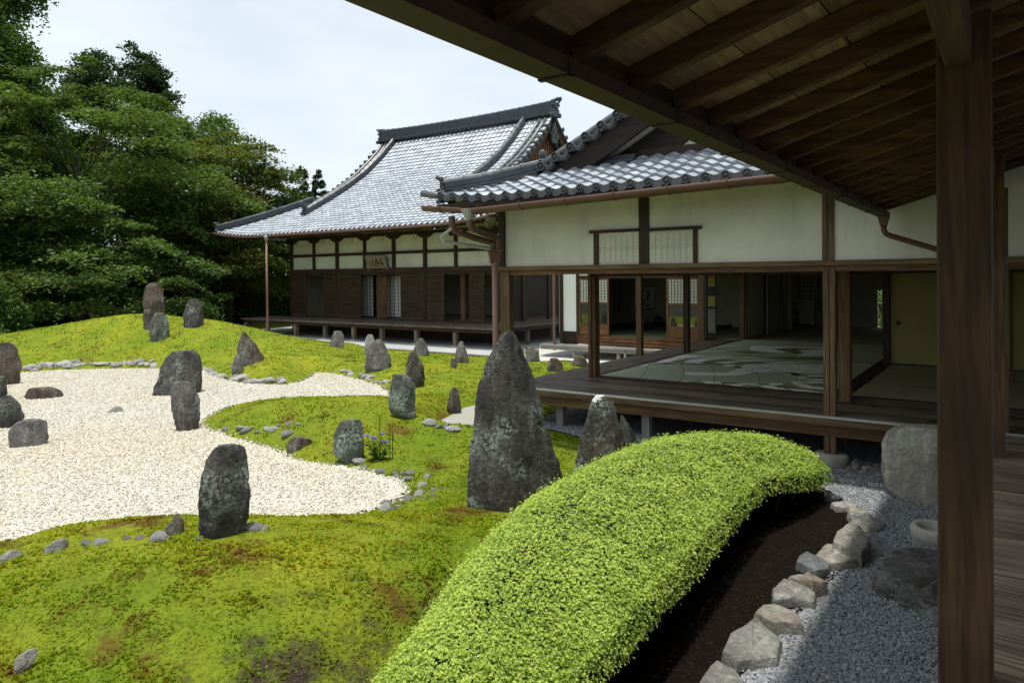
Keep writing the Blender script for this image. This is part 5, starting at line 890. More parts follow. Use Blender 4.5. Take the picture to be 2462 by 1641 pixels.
e0 = np.array([-1.175, 8.83, GB-0.09]); en = onY((2255, 600), 9.02); mb = MB(); mb.tube([e0, e0+[0, 0.01, -0.06], e0+[0.02, 0.02, -0.10], e0+[0.07, 0.04, -0.125], en, en+(en-e0)*0.6*np.array([1, 0, 1])], 0.030, 10); part('pipe', mb, COPPER, cg, True)
for y0 in (3.42, 7.93, -1.1): post(1.80, 1.94, y0, y0+0.14, -0.6, 2.55, WR, cor)
# ------------------------------------------------------------------ rocks: silhouettes read row by row (y, left, right), built as faceted solids
def rock(label, rows, mat, seed, depth=0.75, name='standing_rock', group='standing stones of the dry garden', fac=6, rough=1.0, sink=0.22, boxy=0.0, base=None):
    rows = sorted(rows); yb_, l, r_ = rows[-1]; B = at((l+r_)/2, base if base else yb_); d = (B-EYE)@fw; m = d/F_PX*KV
    fl = np.array([B[0], B[1], 0.0]); vd = fl/np.linalg.norm(fl); sd_ = np.array([vd[1], -vd[0], 0.0]); cx = (l+r_)/2
    vs_ = 1.0/math.cos(0.0); ztop = (yb_-rows[0][0])*m; ys_ = np.array([q[0] for q in rows], float); n = max(16, int(16+ztop*14)) if ztop > 0.35 else 14; na = 52 if ztop > 0.7 else 32 if ztop > 0.35 else 24
    R = np.random.default_rng(seed); wmax = max(q[2]-q[1] for q in rows)*m/2; P = []; ths = np.arange(na)*2*math.pi/na
    fa = R.random(fac)*0.5+np.arange(fac)*2*math.pi/fac; fd = 0.66+0.28*R.random(fac); ft = R.normal(0, 0.16, fac)
    ang_r = np.abs(np.cos(ths))**(2/2.6)*np.sign(np.cos(ths)), np.abs(np.sin(ths))**(2/2.6)*np.sign(np.sin(ths))
    hs = np.concatenate([[-sink], np.linspace(0, 1, n)**0.92*ztop])
    for h in hs:
        y = yb_-h/m; lo = np.interp(max(min(y, yb_), ys_[0]), ys_, [q[1] for q in rows]); hi = np.interp(max(min(y, yb_), ys_[0]), ys_, [q[2] for q in rows]); jl, jr = (float(vnoise(np.array([h*q_/max(wmax, 0.1), seed*1.7, q_]), seed+40))*0.075*wmax*rough*(1 if h > 0 else 0) for q_ in (1.9, 2.3)); lo, hi = lo+jl/m, hi+jr/m; a = (hi-lo)/2*m; c = ((hi+lo)/2-cx)*m
        b = (0.35*a+0.65*wmax*np.sqrt(max(0.03, 1-(max(h, 0)/(ztop*1.04))**(2.2+boxy*8))))*depth; b = min(b, a*1.9+0.02); ux, uy = ang_r[0]*a, ang_r[1]*b
        for k in range(fac):                                    # cut flat faces
            nx, ny = math.cos(fa[k]), math.sin(fa[k]); sup = math.hypot(a*nx, b*ny)*(fd[k]+ft[k]*h/max(ztop, .1)); over = np.maximum(ux*nx+uy*ny-sup, 0)*0.95; ux = ux-over*nx*(1 if abs(nx) < 0.8 else 0.3); uy = uy-over*ny
        z = np.full(na, h); P.append(B+sd_*(ux+c)[:, None]+vd*(uy)[:, None]+np.array([0, 0, 1.0])*z[:, None])
    P = np.array(P); ctr = P.mean(1, keepdims=True); rel = P-ctr; s = 1.6/max(wmax, 0.08); q = P*s*0.55
    cr = np.abs(vnoise(q*1.5, seed+5)); nz_ = 0.62*(fbm(q*0.9, seed, 3)*0.12+np.minimum(cr, 0.22)*0.62-0.09+0.08*np.abs(vnoise(q*3.7, seed+7))+0.04*vnoise(q*8.0, seed+8))*rough; P = P+rel*nz_[..., None]*np.array([1, 1, 0])+np.array([0, 0, 1.0])*(vnoise(q*1.7, seed+9)*0.012*ztop*rough*(hs > 0.02*ztop)[:, None])[..., None]
    for sg_ in (-1, 1):                                      # two broad cleft faces meeting in an edge towards the viewer's side
        nn_ = sd_*sg_*(0.28+0.16*R.random())-vd*0.85+np.array([0, 0, 0.10+0.22*R.random()]); nn_ /= np.linalg.norm(nn_); gc = B+np.array([0, 0, ztop*0.45]); dp = (P-gc)@nn_; off = dp.max()*(0.60+0.14*R.random()); ov = np.maximum(dp-off, 0)*0.97*(P[..., 2] > B[2]-0.02); P = P-ov[..., None]*nn_
    for kp in range(15):
        nn_ = R.normal(0, 1, 3); nn_[2] = abs(nn_[2])*0.55-0.15; nn_ /= np.linalg.norm(nn_); side_ = abs(nn_[:2]@sd_[:2]); gc = B+np.array([0, 0, ztop*0.5]); dp = (P-gc)@nn_; mx_ = dp.max(); off = mx_*((0.93+0.05*R.random()) if side_ > 0.42 or nn_[2] > 0.30 else (0.66+0.26*R.random())); ov = np.maximum(dp-off, 0)*0.97*(P[..., 2] > B[2]-0.02); P = P-ov[..., None]*nn_
    P = P+(P-P.mean(1, keepdims=True))*(0.022*vnoise(P*s*4.0, seed+11)+0.014*vnoise(P*s*9.0, seed+12))[..., None]*np.array([1, 1, 0])*rough
    top = P[-1].mean(0)+[0, 0, 0.012*ztop]; mb = MB(); mm, k = P.shape[:2]; F_ = [(i*k+j, i*k+(j+1) % k, (i+1)*k+(j+1) % k, (i+1)*k+j) for i in range(mm-1) for j in range(k)]; F_ += [((mm-1)*k+j, (mm-1)*k+(j+1) % k, mm*k) for j in range(k)]
    mb.add(np.concatenate([P.reshape(-1, 3), [top]]), F_); o = part(name, mb, RK[mat] if isinstance(mat, str) else mat)
    smooth_by_angle(o.data, 16); tag(o, label, 'rock', group); return o, B, m
RB, _, _ = rock('tallest standing stone, dark and lichen streaked with a rounded head, beside the clipped bush', [(757,1172,1182),(765,1158,1190),(780,1140,1196),(800,1128,1203),(830,1113,1215),(860,1106,1226),(880,1098,1231),(920,1092,1245),(970,1086,1252),(1020,1075,1268),(1060,1069,1284),(1100,1065,1296),(1140,1066,1300),(1166,1075,1290)], 'dark', 1, 0.55, fac=5, rough=0.8, sink=0.4)
RC, RCB, RCm = rock('pointed dark stone capped with a white patch, just behind the clipped bush', [(908,1370,1393),(920,1361,1411),(935,1354,1419),(960,1346,1424),(1000,1335,1437),(1040,1325,1449),(1090,1314,1466)], 'dark', 2, 0.8, rough=0.7, sink=0.4)
rock('mottled pale stone leaning against the back of the white-capped stone', [(952,1420,1430),(975,1420,1448),(1000,1425,1460),(1022,1430,1469),(1045,1430,1476)], 'grey', 3, 0.6)
rock('large dark block with a cleft shoulder standing at the near edge of the white gravel', [(1022,503,548),(1030,491,567),(1055,478,571),(1100,466,574),(1150,458,571),(1200,459,566),(1223,468,560)], 'dark', 4, 0.8, fac=5, rough=0.9)
rock('small pointed brown stone left of the large dark block', [(1180,403,411),(1195,393,420),(1210,382,422),(1226,372,424)], 'brown', 5)
rock('stout greenish stone with a broken top beside the purple flowers', [(963,788,830),(975,776,832),(1000,766,837),(1030,764,838),(1048,772,834),(1057,788,820)], 'green', 6, 0.8)
rock('low flat brown stone on the shore left of the purple flowers', [(1003,672,693),(1011,661,716),(1022,656,720),(1034,660,695)], 'brown', 7, 0.7, sink=0.1)
rock('blocky green-grey stone with a slanting top on the crest of the moss peninsula', [(858,905,932),(868,897,946),(885,893,954),(900,892,955),(930,892,955),(948,902,955),(958,930,952)], 'green', 8, 0.75, fac=5)
rock('dark egg-shaped stone behind the blocky green-grey stone', [(808,942,955),(820,933,964),(850,929,976),(875,932,977),(888,945,970)], 'dark', 9, 0.8)
rock('narrow red-brown stone on the moss left of the tallest stone', [(889,1038,1048),(900,1032,1055),(930,1027,1060),(952,1025,1060)], 'brown', 10, 0.7)
rock('broad grey cone stone in the middle of the back moss', [(778,868,878),(790,850,886),(810,840,894),(830,838,899),(848,839,903)], 'grey', 11, 0.7)
rock('thin pale stone half hidden behind the broad grey cone stone', [(768,844,858),(785,838,862),(812,836,858)], 'pale', 12, 0.6)
rock('squat upright stone in front of the hall pavement', [(760,768,783),(770,762,790),(785,758,790),(797,758,790)], 'grey', 13, 0.8, fac=5)
rock('sharp pyramid stone in front of the hall pavement', [(776,964,969),(790,955,980),(805,948,985),(818,946,987)], 'grey', 14, 0.8)
rock('whitish blotched stone near the hall downspout corner', [(783,1056,1063),(795,1050,1068),(815,1046,1074),(832,1046,1078)], 'grey', 15, 0.8)
rock('tiny round-headed stone beside the whitish blotched stone', [(822,1036,1047),(835,1035,1050),(844,1037,1049)], 'grey', 16, sink=0.08)
rock('tall brown pillar stone on top of the big moss mound', [(648,346,366),(660,335,373),(690,331,376),(730,330,377),(750,331,372)], 'brown', 17, 0.7, fac=5)
rock('blue-green stone in front of the tall brown pillar stone', [(718,356,378),(735,350,384),(760,345,387),(776,347,387)], 'green', 18, 0.8)
rock('dark cone stone alone on the right crest of the big moss mound', [(686,436,450),(700,428,460),(725,422,466),(748,424,466)], 'dark', 19, 0.8)
rock('hooked dark stone on the right slope of the big moss mound', [(762,553,568),(775,549,577),(800,546,595),(822,546,605),(834,550,605)], 'brown', 20, 0.7)
rock('small grey finger stone below the hooked dark stone', [(813,543,550),(825,537,556),(850,533,561),(858,534,559)], 'grey', 21)
rock('massive leaning boulder with a notch on the far white gravel', [(806,398,445),(815,388,460),(840,374,467),(870,365,467),(895,355,463),(907,354,456)], 'dark', 22, 0.75)
rock('bowed slender dark stone in front of the massive leaning boulder', [(875,405,435),(890,393,448),(920,395,456),(950,400,459),(978,406,456),(991,410,450)], 'grey', 23, 0.7, fac=5)
rock('long flat brown slab lying on the white gravel', [(888,74,118),(895,64,137),(906,63,148),(917,75,148)], 'brown', 24, 0.5, sink=0.1)
rock('cube-like grey block with a step on the left white gravel', [(962,62,80),(969,42,101),(985,30,105),(1010,28,106),(1026,33,102)], 'grey', 25, 0.8, fac=4)
rock('rounded dark triangle stone behind the cube-like grey block', [(907,8,30),(930,-6,44),(960,-14,52),(985,-16,42)], 'dark', 26, 0.7)
rock('small dark stone at the left edge behind the rounded triangle stone', [(864,-10,12),(880,-14,16),(905,-15,15),(918,-15,14)], 'dark', 27, 0.7)
rock('upright dark stone with blunt top at the left edge below the mound', [(786,2,26),(800,-5,38),(840,-8,43),(872,-8,42),(885,0,38)], 'brown', 28, 0.8)
rock('little pale stone alone on the white gravel', [(933,261,275),(940,250,283),(951,246,284)], 'pale', 29, sink=0.06)
rock('pale chipped stone sunk in the near moss at the bottom left', [(1496,60,82),(1508,38,85),(1525,32,76),(1543,33,56)], 'pale', 30, 0.7, sink=0.08)
rock('craggy brown stone on the moss left of the pavilion post', [(822,1264,1282),(832,1257,1291),(845,1254,1298),(853,1256,1296)], 'brown', 31)
rock('pointed brown stone half hidden behind the pavilion corner post', [(815,1324,1337),(825,1317,1345),(841,1311,1352)], 'brown', 32)
rock('rounded pale-topped stone behind the head of the tallest stone', [(797,1206,1228),(808,1205,1237),(830,1209,1241)], 'grey', 33)
rock('flat pale shore stone at the near edge of the white gravel', [(1240,126,148),(1248,109,156),(1263,104,150)], 'pale', 34, 0.5, 'shore_stone', 'larger stones along the near shore', sink=0.06)
rock('half-buried pale shore stone at the left end of the near shore', [(1268,14,36),(1275,2,50),(1290,-12,30)], 'pale', 35, 0.5, 'shore_stone', 'larger stones along the near shore', sink=0.06)
RC.data.materials.append(plain('white_lichen', (0.62, 0.62, 0.58), 0.9, 0.12, 9)); zt_ = max(q.center.z for q in RC.data.polygons)
for q in RC.data.polygons:
    c_ = np.array(q.center)@rt
    if q.center.z > zt_-0.010+0.085*float(vnoise(np.array([c_*9, q.center.z*9, 1.0]), 2)) and c_ < 0.09: q.material_index = 1
# boulders at the corridor
wb, wbB, wbm = rock('big pale granite boulder with a mossy hollow on top beside the corridor post', [(981,2088,2205),(988,2066,2218),(1000,2050,2230),(1025,2038,2240),(1060,2033,2246),(1100,2034,2250),(1130,2044,2252),(1152,2062,2252)], 'granite', 40, 0.75, 'granite_boulder', None, fac=4, rough=0.6, sink=0.1, boxy=0.25)

hc = onZ(v(2165, 990), wbB[2]+(1152-988)*wbm*0.97); ths = np.linspace(0, 2*math.pi, 25)[:-1]; mb = MB(); ring = [(hc[0]+0.02+0.17*math.cos(t)*(1+0.12*math.sin(3*t)), hc[1]+0.16+0.13*math.sin(t)) for t in ths]
ztp = max(float((wb.matrix_basis.translation.z)+max(vv.co.z for vv in wb.data.vertices)), 0)+0.004; mb.prism([(x, y, ztp-0.05) for x, y in ring], (0, 0, 0.052)); part('mossy_hollow', mb, plain('hollow_moss', (0.035, 0.040, 0.012), 0.95, 0.5, 14, 0.1, 0.8, 60), wb)
rc = onZ(v(2150, 1240), ZG); mb = MB(); mb.lathe((rc[0], rc[1], 0), [(0.19, ZG-0.03), (0.20, ZG+0.09), (0.18, ZG+0.125), (0.145, ZG+0.12), (0.13, ZG+0.09), (0.12, ZG+0.05)], 28); o = part('stone_ring', mb, plain('ring_stone', (0.46, 0.44, 0.38), 0.9, 0.15, 12, 0.2, 0.6, 40), None, True); tag(o, 'pale round stone ring half hidden behind the corridor post', 'stone ring')
# edging slabs between the bush bed and the grey gravel: top outlines
def slab(label, poly, mat, seed, zt, zb=-0.70, rough=1.0):
    R = np.random.default_rng(seed); Q = np.array([onZ((1600+x/2.269, 950+y/2.269), zt)[:2] for x, y in poly]); cq = Q.mean(0); Q = cq+(Q-cq)*1.13; n = len(Q); L_ = np.linalg.norm(np.roll(Q, -1, 0)-Q, axis=1); out_ = []
    for i in range(n):
        k = max(1, int(L_[i]/0.045)); out_ += [Q[i]+(Q[(i+1) % n]-Q[i])*j/k for j in range(k)]
    Q = np.array(out_); c = Q.mean(0); rel = Q-c; nn = len(Q); rn = np.hypot(rel[:, 0], rel[:, 1]).mean(); tilt_ = R.normal(0, 0.10, 2)
    def ring(sc, z, jit, zj): 
        j = vnoise(np.stack([Q[:, 0]*11, Q[:, 1]*11, Q[:, 0]*0+z*9], -1), seed)*jit; p = c+rel*(sc+j)[:, None]; return np.stack([p[:, 0], p[:, 1], z+rel@tilt_*(1 if z > zb+0.02 else 0)+zj*vnoise(np.stack([Q[:, 0]*14, Q[:, 1]*14, Q[:, 0]*0], -1), seed+3)], -1)
    P = [ring(1.06, zb, 0.06, 0), ring(1.07, zb+(zt-zb)*0.45, 0.10, 0.008), ring(1.02, zt-0.030, 0.06, 0.010), ring(0.97, zt-0.006, 0.03, 0.008), ring(0.86, zt+0.004, 0.02, 0.010), ring(0.55, zt+0.010, 0, 0.014), ring(0.22, zt+0.008, 0, 0.012)]
    P = np.array(P); mm = len(P); V = np.concatenate([P.reshape(-1, 3), [[c[0], c[1], zt+0.008]]]); F_ = [(i*nn+j, i*nn+(j+1) % nn, (i+1)*nn+(j+1) % nn, (i+1)*nn+j) for i in range(mm-1) for j in range(nn)]+[((mm-1)*nn+j, (mm-1)*nn+(j+1) % nn, mm*nn) for j in range(nn)]
    mb = MB(); mb.add(V, F_); o = part('edging_stone', mb, RK[mat]); smooth_by_angle(o.data, 32); tag(o, label, 'edging stone', 'rough stones edging the bush bed'); return o
slab('nearest edging stone, grey and cut by the bottom of the photo', [(285,1435),(375,1480),(420,1540),(400,1640),(180,1640),(200,1560),(250,1470)], 'slab', 51, -0.525)
slab('largest grey edging stone with a flat sunlit top, second from the bottom', [(490,1222),(610,1322),(592,1400),(540,1410),(400,1430),(330,1385),(365,1300),(430,1270)], 'slab', 52, -0.525)
slab('warm grey wedge edging stone with a dark broken front, third from the bottom', [(600,1130),(700,1175),(738,1245),(650,1235),(590,1240),(505,1180),(540,1135)], 'tanslab', 53, -0.525)
slab('grey chipped edging stone with a rusty foot, fourth from the bottom', [(650,1005),(735,1020),(803,1058),(800,1105),(700,1095),(605,1112),(597,1060)], 'slab', 54, -0.525)
slab('thin pale edging stone wedged behind the rusty-footed one', [(722,947),(800,965),(862,1000),(870,1030),(800,1050),(690,1000),(685,975)], 'tanslab', 55, -0.525)
slab('blue-grey box-shaped edging stone against the dark soil', [(770,862),(888,905),(880,925),(820,945),(722,905),(735,880)], 'blue', 56, -0.525)
slab('wide tan edging stone with an orange split face', [(885,812),(960,830),(1048,872),(1030,890),(900,905),(820,868)], 'tanslab', 57, -0.525)
slab('upright split edging stone, tallest of the row', [(1012,692),(1060,715),(1100,762),(1098,800),(1062,830),(985,815),(925,790),(945,745)], 'tanslab', 58, -0.45)
slab('flat grey slab at the bend of the bush bed', [(1005,655),(1100,655),(1188,690),(1150,712),(1075,718),(1030,690)], 'slab', 59, -0.545)
slab('flat rosy slab at the bend of the bush bed', [(1000,612),(1065,605),(1112,630),(1105,647),(1010,648)], 'tanslab', 60, -0.55)
slab('flat cream slab at the bend of the bush bed', [(912,592),(985,570),(1045,590),(1030,606),(940,612)], 'pale', 61, -0.55)
slab('flat blue slab at the far end of the bush bed', [(852,532),(930,526),(946,545),(880,556)], 'blue', 62, -0.55)
slab('thin grey slab lying under the pavilion edge', [(975,385),(1045,362),(1060,385),(1000,395)], 'slab', 63, -0.55)
slab('small pale slab under the pavilion edge left of the granite boulder', [(1075,392),(1160,388),(1168,402),(1090,404)], 'pale', 64, -0.56)
o = slab('broad dark stepping stone on the grey gravel beside the corridor post', [(1183,985),(1215,920),(1260,880),(1340,852),(1480,858),(1640,880),(1720,1000),(1640,1190),(1480,1150),(1380,1090),(1290,1040),(1200,1010)], 'grey', 65, -0.50); o.name = 'stepping_stone'; o['category'] = 'stepping stone'; del o['group']
# cobbles on the shores
def cobble_proto(seed, mat):
    V = ICO_V.copy(); import bmesh
    bm = bmesh.new(); bmesh.ops.create_icosphere(bm, subdivisions=2, radius=1.0); R = np.random.default_rng(seed)
    for vv in bm.verts:
        p = np.array(vv.co); f = 1+0.22*float(vnoise(p*1.3, seed))+0.10*float(vnoise(p*3, seed+2)); vv.co = Vector((p[0]*f, p[1]*f*0.8, p[2]*f*0.55))
    m_ = bpy.data.meshes.new('cobble'); bm.to_mesh(m_); bm.free(); m_.polygons.foreach_set('use_smooth', np.ones(len(m_.polygons), bool)); m_.materials.append(RK[mat]); 
    try: m_.set_sharp_from_angle(angle=rad(38))
    except Exception: pass
    return m_
CB = [cobble_proto(i, 'cobble' if i < 4 else 'pale') for i in range(9)]
def cobbles(label, group, line, n, spread, size, seed, lo=0, hi=6):
    R = np.random.default_rng(seed); line = np.array(line, float); seg = np.concatenate([[0], np.cumsum(np.linalg.norm(np.diff(line, axis=0), axis=1))])
    for i in range(n):
        s = seg[-1]*(i+R.random()*0.9)/n; p = [np.interp(s, seg, line[:, k]) for k in (0, 1)]; p[0] += R.normal(0, spread[0]); p[1] += R.normal(0, spread[1]); B = at(*p)
        o = bpy.data.objects.new('cobble', CB[int(R.integers(lo, hi))]); COL.objects.link(o); k = size*(0.55+0.9*R.random()**1.6); B[2] = height(np.array([B[0]]), np.array([B[1]]))[0]
        o.location = (B[0], B[1], B[2]+0.04*k); o.scale = (k*(0.8+0.5*R.random()), k, k*(0.7+0.5*R.random())); o.rotation_euler = (R.normal(0, 0.25), R.normal(0, 0.25), R.random()*6.3); tag(o, label, 'cobble', group)
cobbles('pale cobble in the row along the foot of the big moss mound', 'cobbles along the foot of the big moss mound', [(60,848),(130,840),(200,838),(290,836),(360,838)], 64, (5, 3.0), 0.125, 1)
cobbles('pale cobble on the shore right of the massive leaning boulder', 'cobbles on the shore below the finger stone', [(468,848),(490,860),(520,868),(560,876),(610,878),(650,878)], 34, (5, 3), 0.115, 2)
cobbles('pale cobble on the shore of the small gravel inlet', 'cobbles around the gravel inlet', [(780,850),(820,862),(850,868),(880,882),(890,892)], 14, (6, 3), 0.09, 3)
cobbles('pale cobble scattered on the tip of the moss peninsula', 'cobbles on the moss peninsula', [(505,975),(540,982),(560,990),(610,988),(640,985),(690,982),(640,1008)], 12, (9, 5), 0.08, 4, 1, 7)
cobbles('grey cobble on the bank below the purple flowers', 'cobbles below the purple flowers', [(830,1066),(880,1078),(900,1090),(930,1100),(960,1100),(1000,1105)], 18, (15, 8), 0.058, 5, 1, 9)
cobbles('grey cobble along the near shore right of the large dark block', 'cobbles along the near shore', [(870,1172),(900,1165),(930,1150),(960,1140),(990,1135),(1020,1120)], 14, (7, 4), 0.055, 6, 1, 9)
cobbles('half-sunk cobble on the near shore left of the large dark block', 'half-sunk cobbles on the near shore', [(170,1252),(240,1246),(300,1240),(350,1237),(430,1236),(500,1228),(640,1208)], 10, (8, 3), 0.062, 7, 2, 9)
cobbles('pale cobble beside the small white sand patch', 'cobbles beside the white sand patch', [(990,976),(1010,980),(1050,985)], 5, (5, 3), 0.10, 8)
# ------------------------------------------------------------------ clipped azalea
def bush_pt(s, t):                                           # s along the bush (y), t across 0 (left foot) .. 1 (right foot)
    l = np.interp(s, BUSH_Y, BUSH_L); r_ = np.interp(s, BUSH_Y, BUSH_R); a = (1-t)*math.pi; e = 2/2.25; c, sn = np.cos(a), np.sin(a)
    zt = np.interp(s, [-.5, 1, 2.3, 3.3, 4.3, 5.5, 6.5, 7.2, 7.7, 8.0, 8.15], [-.21, -.13, -.04, .135, .215, .185, .15, .095, .005, -.18, -.36]); zb = -0.62+(0.36-0.16*np.clip((s-6.6)/0.8, 0, 1))*np.clip((t-0.5)*2.6, 0, 1)
    x = (l+r_)/2+(r_-l)/2*np.sign(c)*np.abs(c)**e; z = zb+(zt-zb)*np.abs(sn)**e; x = x+0.07*np.clip(-z-0.25, 0, 1)*-1*(t > 0.6); return np.stack([x, s, z], -1)
bush = thing('azalea_bush', 'long clipped bright green azalea bush in the foreground', 'bush', (-2.3, 4.5, -0.6))
S_ = np.linspace(-0.4, 8.14, 90); T_ = np.linspace(0, 1, 34); SS, TT = np.meshgrid(S_, T_, indexing='ij'); BP = bush_pt(SS, TT)
ctr = np.stack([np.interp(SS, BUSH_Y, (BUSH_L+BUSH_R)/2), SS, np.full_like(SS, -0.45)], -1); inner = ctr+(BP-ctr)*np.array([0.90, 0.995, 0.88]); mb = MB(); mb.grid(inner); part('blocking_core', mb, CORE, bush)  # solid dark shell in place of inner twigs, added to block light
def bush_leaves(n):
    ss = -0.4+8.55*rng.random(n*3); d = np.maximum(ss, 2.6); ss = ss[rng.random(len(ss)) < (2.6/d)**0.75][:n]; n = len(ss); t = rng.random(n)
    P = bush_pt(ss, t); e = 2e-3; t1 = bush_pt(ss+e, t)-P; t2 = bush_pt(ss, np.clip(t+e, 0, 1))-bush_pt(ss, np.clip(t-e, 0, 1)); N = np.cross(t2, t1); N /= np.linalg.norm(N, axis=1)[:, None]+1e-9; N *= np.sign((N*(P-np.array([-2.3, 0, -0.5])*np.array([1, 0, 1])-np.stack([0*ss, ss, 0*ss], -1))).sum(1))[:, None]
    lump = fbm(np.stack([P[:, 0]*5, P[:, 1]*5, P[:, 2]*5], -1), 31, 3); keep = (lump > -1.05)&((t < 0.90) | (rng.random(n) < 0.4)); P, N, lump, ss = P[keep], N[keep], lump[keep], ss[keep]; n = len(P)
    P = P+N*(0.013*lump+rng.normal(0, 0.010, n)-0.010+0.035*(rng.random(n) < 0.03))[:, None]; K = 5; VL = []; A = []
    upv = N*0.8+np.array([0, 0, 0.35])+rng.normal(0, 0.28, (n, 3)); upv /= np.linalg.norm(upv, axis=1)[:, None]; a0 = np.cross(upv, rng.normal(0, 1, (n, 3))); a0 /= np.linalg.norm(a0, axis=1)[:, None]; b0 = np.cross(upv, a0); tone = np.clip(0.62+0.24*rng.standard_normal(n)+0.22*lump, 0, 1)
    for k in range(K):
        th = k*2*math.pi/K+rng.random(n)*0.9; dr = a0*np.cos(th)[:, None]+b0*np.sin(th)[:, None]; el = 0.25+0.55*rng.random(n); ax_ = dr*np.cos(el)[:, None]+upv*np.sin(el)[:, None]; L_ = (0.0085+0.0065*rng.random(n))*(1+0.035*np.maximum(ss-2.5, 0)); w = L_*0.235; sd_ = np.cross(ax_, upv); sd_ /= np.linalg.norm(sd_, axis=1)[:, None]+1e-9
        tip = P+ax_*L_[:, None]; mid = P+ax_*(L_*0.55)[:, None]+upv*(L_*0.06)[:, None]; VL.append(np.stack([P, mid+sd_*w[:, None], tip, mid-sd_*w[:, None]], 1)); A.append(np.clip(tone+0.15*rng.standard_normal(n), 0, 1))
    V = np.stack(VL, 1).reshape(-1, 3); c = np.array([-2.3, 4.5, -0.3]); return link('foliage', np_mesh('foliage', V-c, np.arange(len(V)).reshape(-1, 4), False, face_attr={'rnd': np.stack(A, 1).ravel()}), LF['bush'], bush, c)
bush_leaves(165000)
mb = MB()
for i in range(70):
    y_ = 1.0+7.0*i/70+rng.normal(0, 0.05); x1 = np.interp(y_, BUSH_Y, BUSH_R); x0 = x1-0.30-0.25*rng.random(); p = np.array([x0, y_, -0.63]); q = np.array([x1-0.10-0.25*rng.random(), y_+rng.normal(0, 0.12), -0.22]); mb.tube([p, (p+q)/2+rng.normal(0, 0.03, 3), q], [0.010, 0.007, 0.004], 5)
part('stems', mb, BARK, bush)
# leaf litter below it
# ------------------------------------------------------------------ bellflowers
fb = at(870, 1055); fl_ = thing('bellflower_plant', 'clump of purple bellflowers with thin stakes on the moss bank', 'flower', fb)
mb = MB(); VL = []; m_ = (fb-EYE)@fw/F_PX*KV; FR = np.random.default_rng(5)
tops = [(845,998),(858,1005),(866,1000),(878,995),(874,1015),(890,1012),(850,1015),(897,1020),(862,1020),(885,1030)]; flowers = []
for (x, y) in tops:
    p0 = fb+np.array([FR.normal(0, 0.03), FR.normal(0, 0.03), -0.02]); side = rt.copy(); side[2] = 0; p1 = fb+side*(x-870)*m_+np.array([0, FR.normal(0, 0.05), (1052-y)*m_]); mb.tube([p0, (p0+p1)/2+[0, 0, 0.03], p1], [0.006, 0.005, 0.004], 5); flowers.append(p1)
    for k in range(16):
        q = p0+(p1-p0)*(0.1+0.8*FR.random()); d_ = FR.normal(0, 1, 3); d_[2] = abs(d_[2])*0.4; d_ /= np.linalg.norm(d_); s_ = np.cross(d_, [0, 0, 1.0]); L_ = 0.05+0.05*FR.random(); VL.append([q, q+d_*L_*0.5+s_*L_*0.3, q+d_*L_, q+d_*L_*0.5-s_*L_*0.3])
part('stems', mb, plain('green_stem', (0.06, 0.13, 0.03), 0.7), fl_); V = np.array(VL).reshape(-1, 3)-fb; link('leaves', np_mesh('leaves', V, np.arange(len(V)).reshape(-1, 4), False, face_attr={'rnd': FR.random(len(V)//4)}), LF['flower'], fl_, fb)
PUR = plain('violet_petal', (0.24, 0.20, 0.62), 0.6, 0.15)
for p in flowers[:6]:
    mb = MB(); c = np.asarray(p); V = [c-[0, 0, 0.01]]; 
    for k in range(10): a = k*0.628; rr_ = 0.042 if k % 2 == 0 else 0.022; V.append(c+[rr_*math.cos(a), rr_*math.sin(a)*0.9, 0.022])
    mb.add(V, [(0, 1+k, 1+(k+1) % 10) for k in range(10)]); part('flower', mb, PUR, fl_)
mb = MB()
for x, y in ((873, 952), (902, 990), (896, 980)): side = rt.copy(); side[2] = 0; b0 = fb+side*(x-870)*m_; mb.tube([b0-[0, 0, 0.05], b0+[0, 0, (1055-y)*m_]], 0.006, 5)
part('stakes', mb, plain('green_stake', (0.045, 0.075, 0.03), 0.6), fl_)

# ------------------------------------------------------------------ trees
def pads(centers, rads, nleaf, size, flat, seed, tiltn=0.45, droop=0.0):
    """leaf clumps: each pad an uneven cushion of leaf-sized faces"""
    R = np.random.default_rng(seed); VL, A = [], []
    ax0 = np.mean(np.asarray(centers), 0)
    for (c, r_, tone) in zip(centers, rads, R.random(len(centers))):
        n = int(nleaf*r_**1.6); th = R.random(n)*2*math.pi; q = np.sqrt(R.random(n)); lob = 1+0.28*np.sin(3*th+R.random()*6)+0.22*np.sin(7*th+R.random()*6); x, y = q*np.cos(th)*lob*r_, q*np.sin(th)*lob*r_
        z = flat*r_*(R.normal(0, 0.42, n)+0.55*(1-q**2))-droop*r_*q**2; od = np.array([c[0]-ax0[0], c[1]-ax0[1]]); od = od/(np.linalg.norm(od)+0.5); z = z-(x*od[0]+y*od[1])*(0.10+0.30*tone)*(1 if flat < 0.5 else 0)+0.16*r_*np.sin(x*2.1/r_+c[0]*3)*np.sin(y*2.3/r_+c[1]*3); P = np.stack([x, y, z], -1)+c; N = np.stack([R.normal(0, tiltn, n), R.normal(0, tiltn, n), np.ones(n)], -1); N /= np.linalg.norm(N, axis=1)[:, None]
        a = np.cross(N, R.normal(0, 1, (n, 3))); a /= np.linalg.norm(a, axis=1)[:, None]; b = np.cross(N, a); s = size*(0.6+0.8*R.random(n))[:, None]
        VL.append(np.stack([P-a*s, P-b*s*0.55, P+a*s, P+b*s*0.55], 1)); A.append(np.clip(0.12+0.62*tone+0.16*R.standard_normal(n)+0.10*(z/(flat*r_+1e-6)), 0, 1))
    V = np.concatenate(VL).reshape(-1, 3); return V, np.concatenate(A)
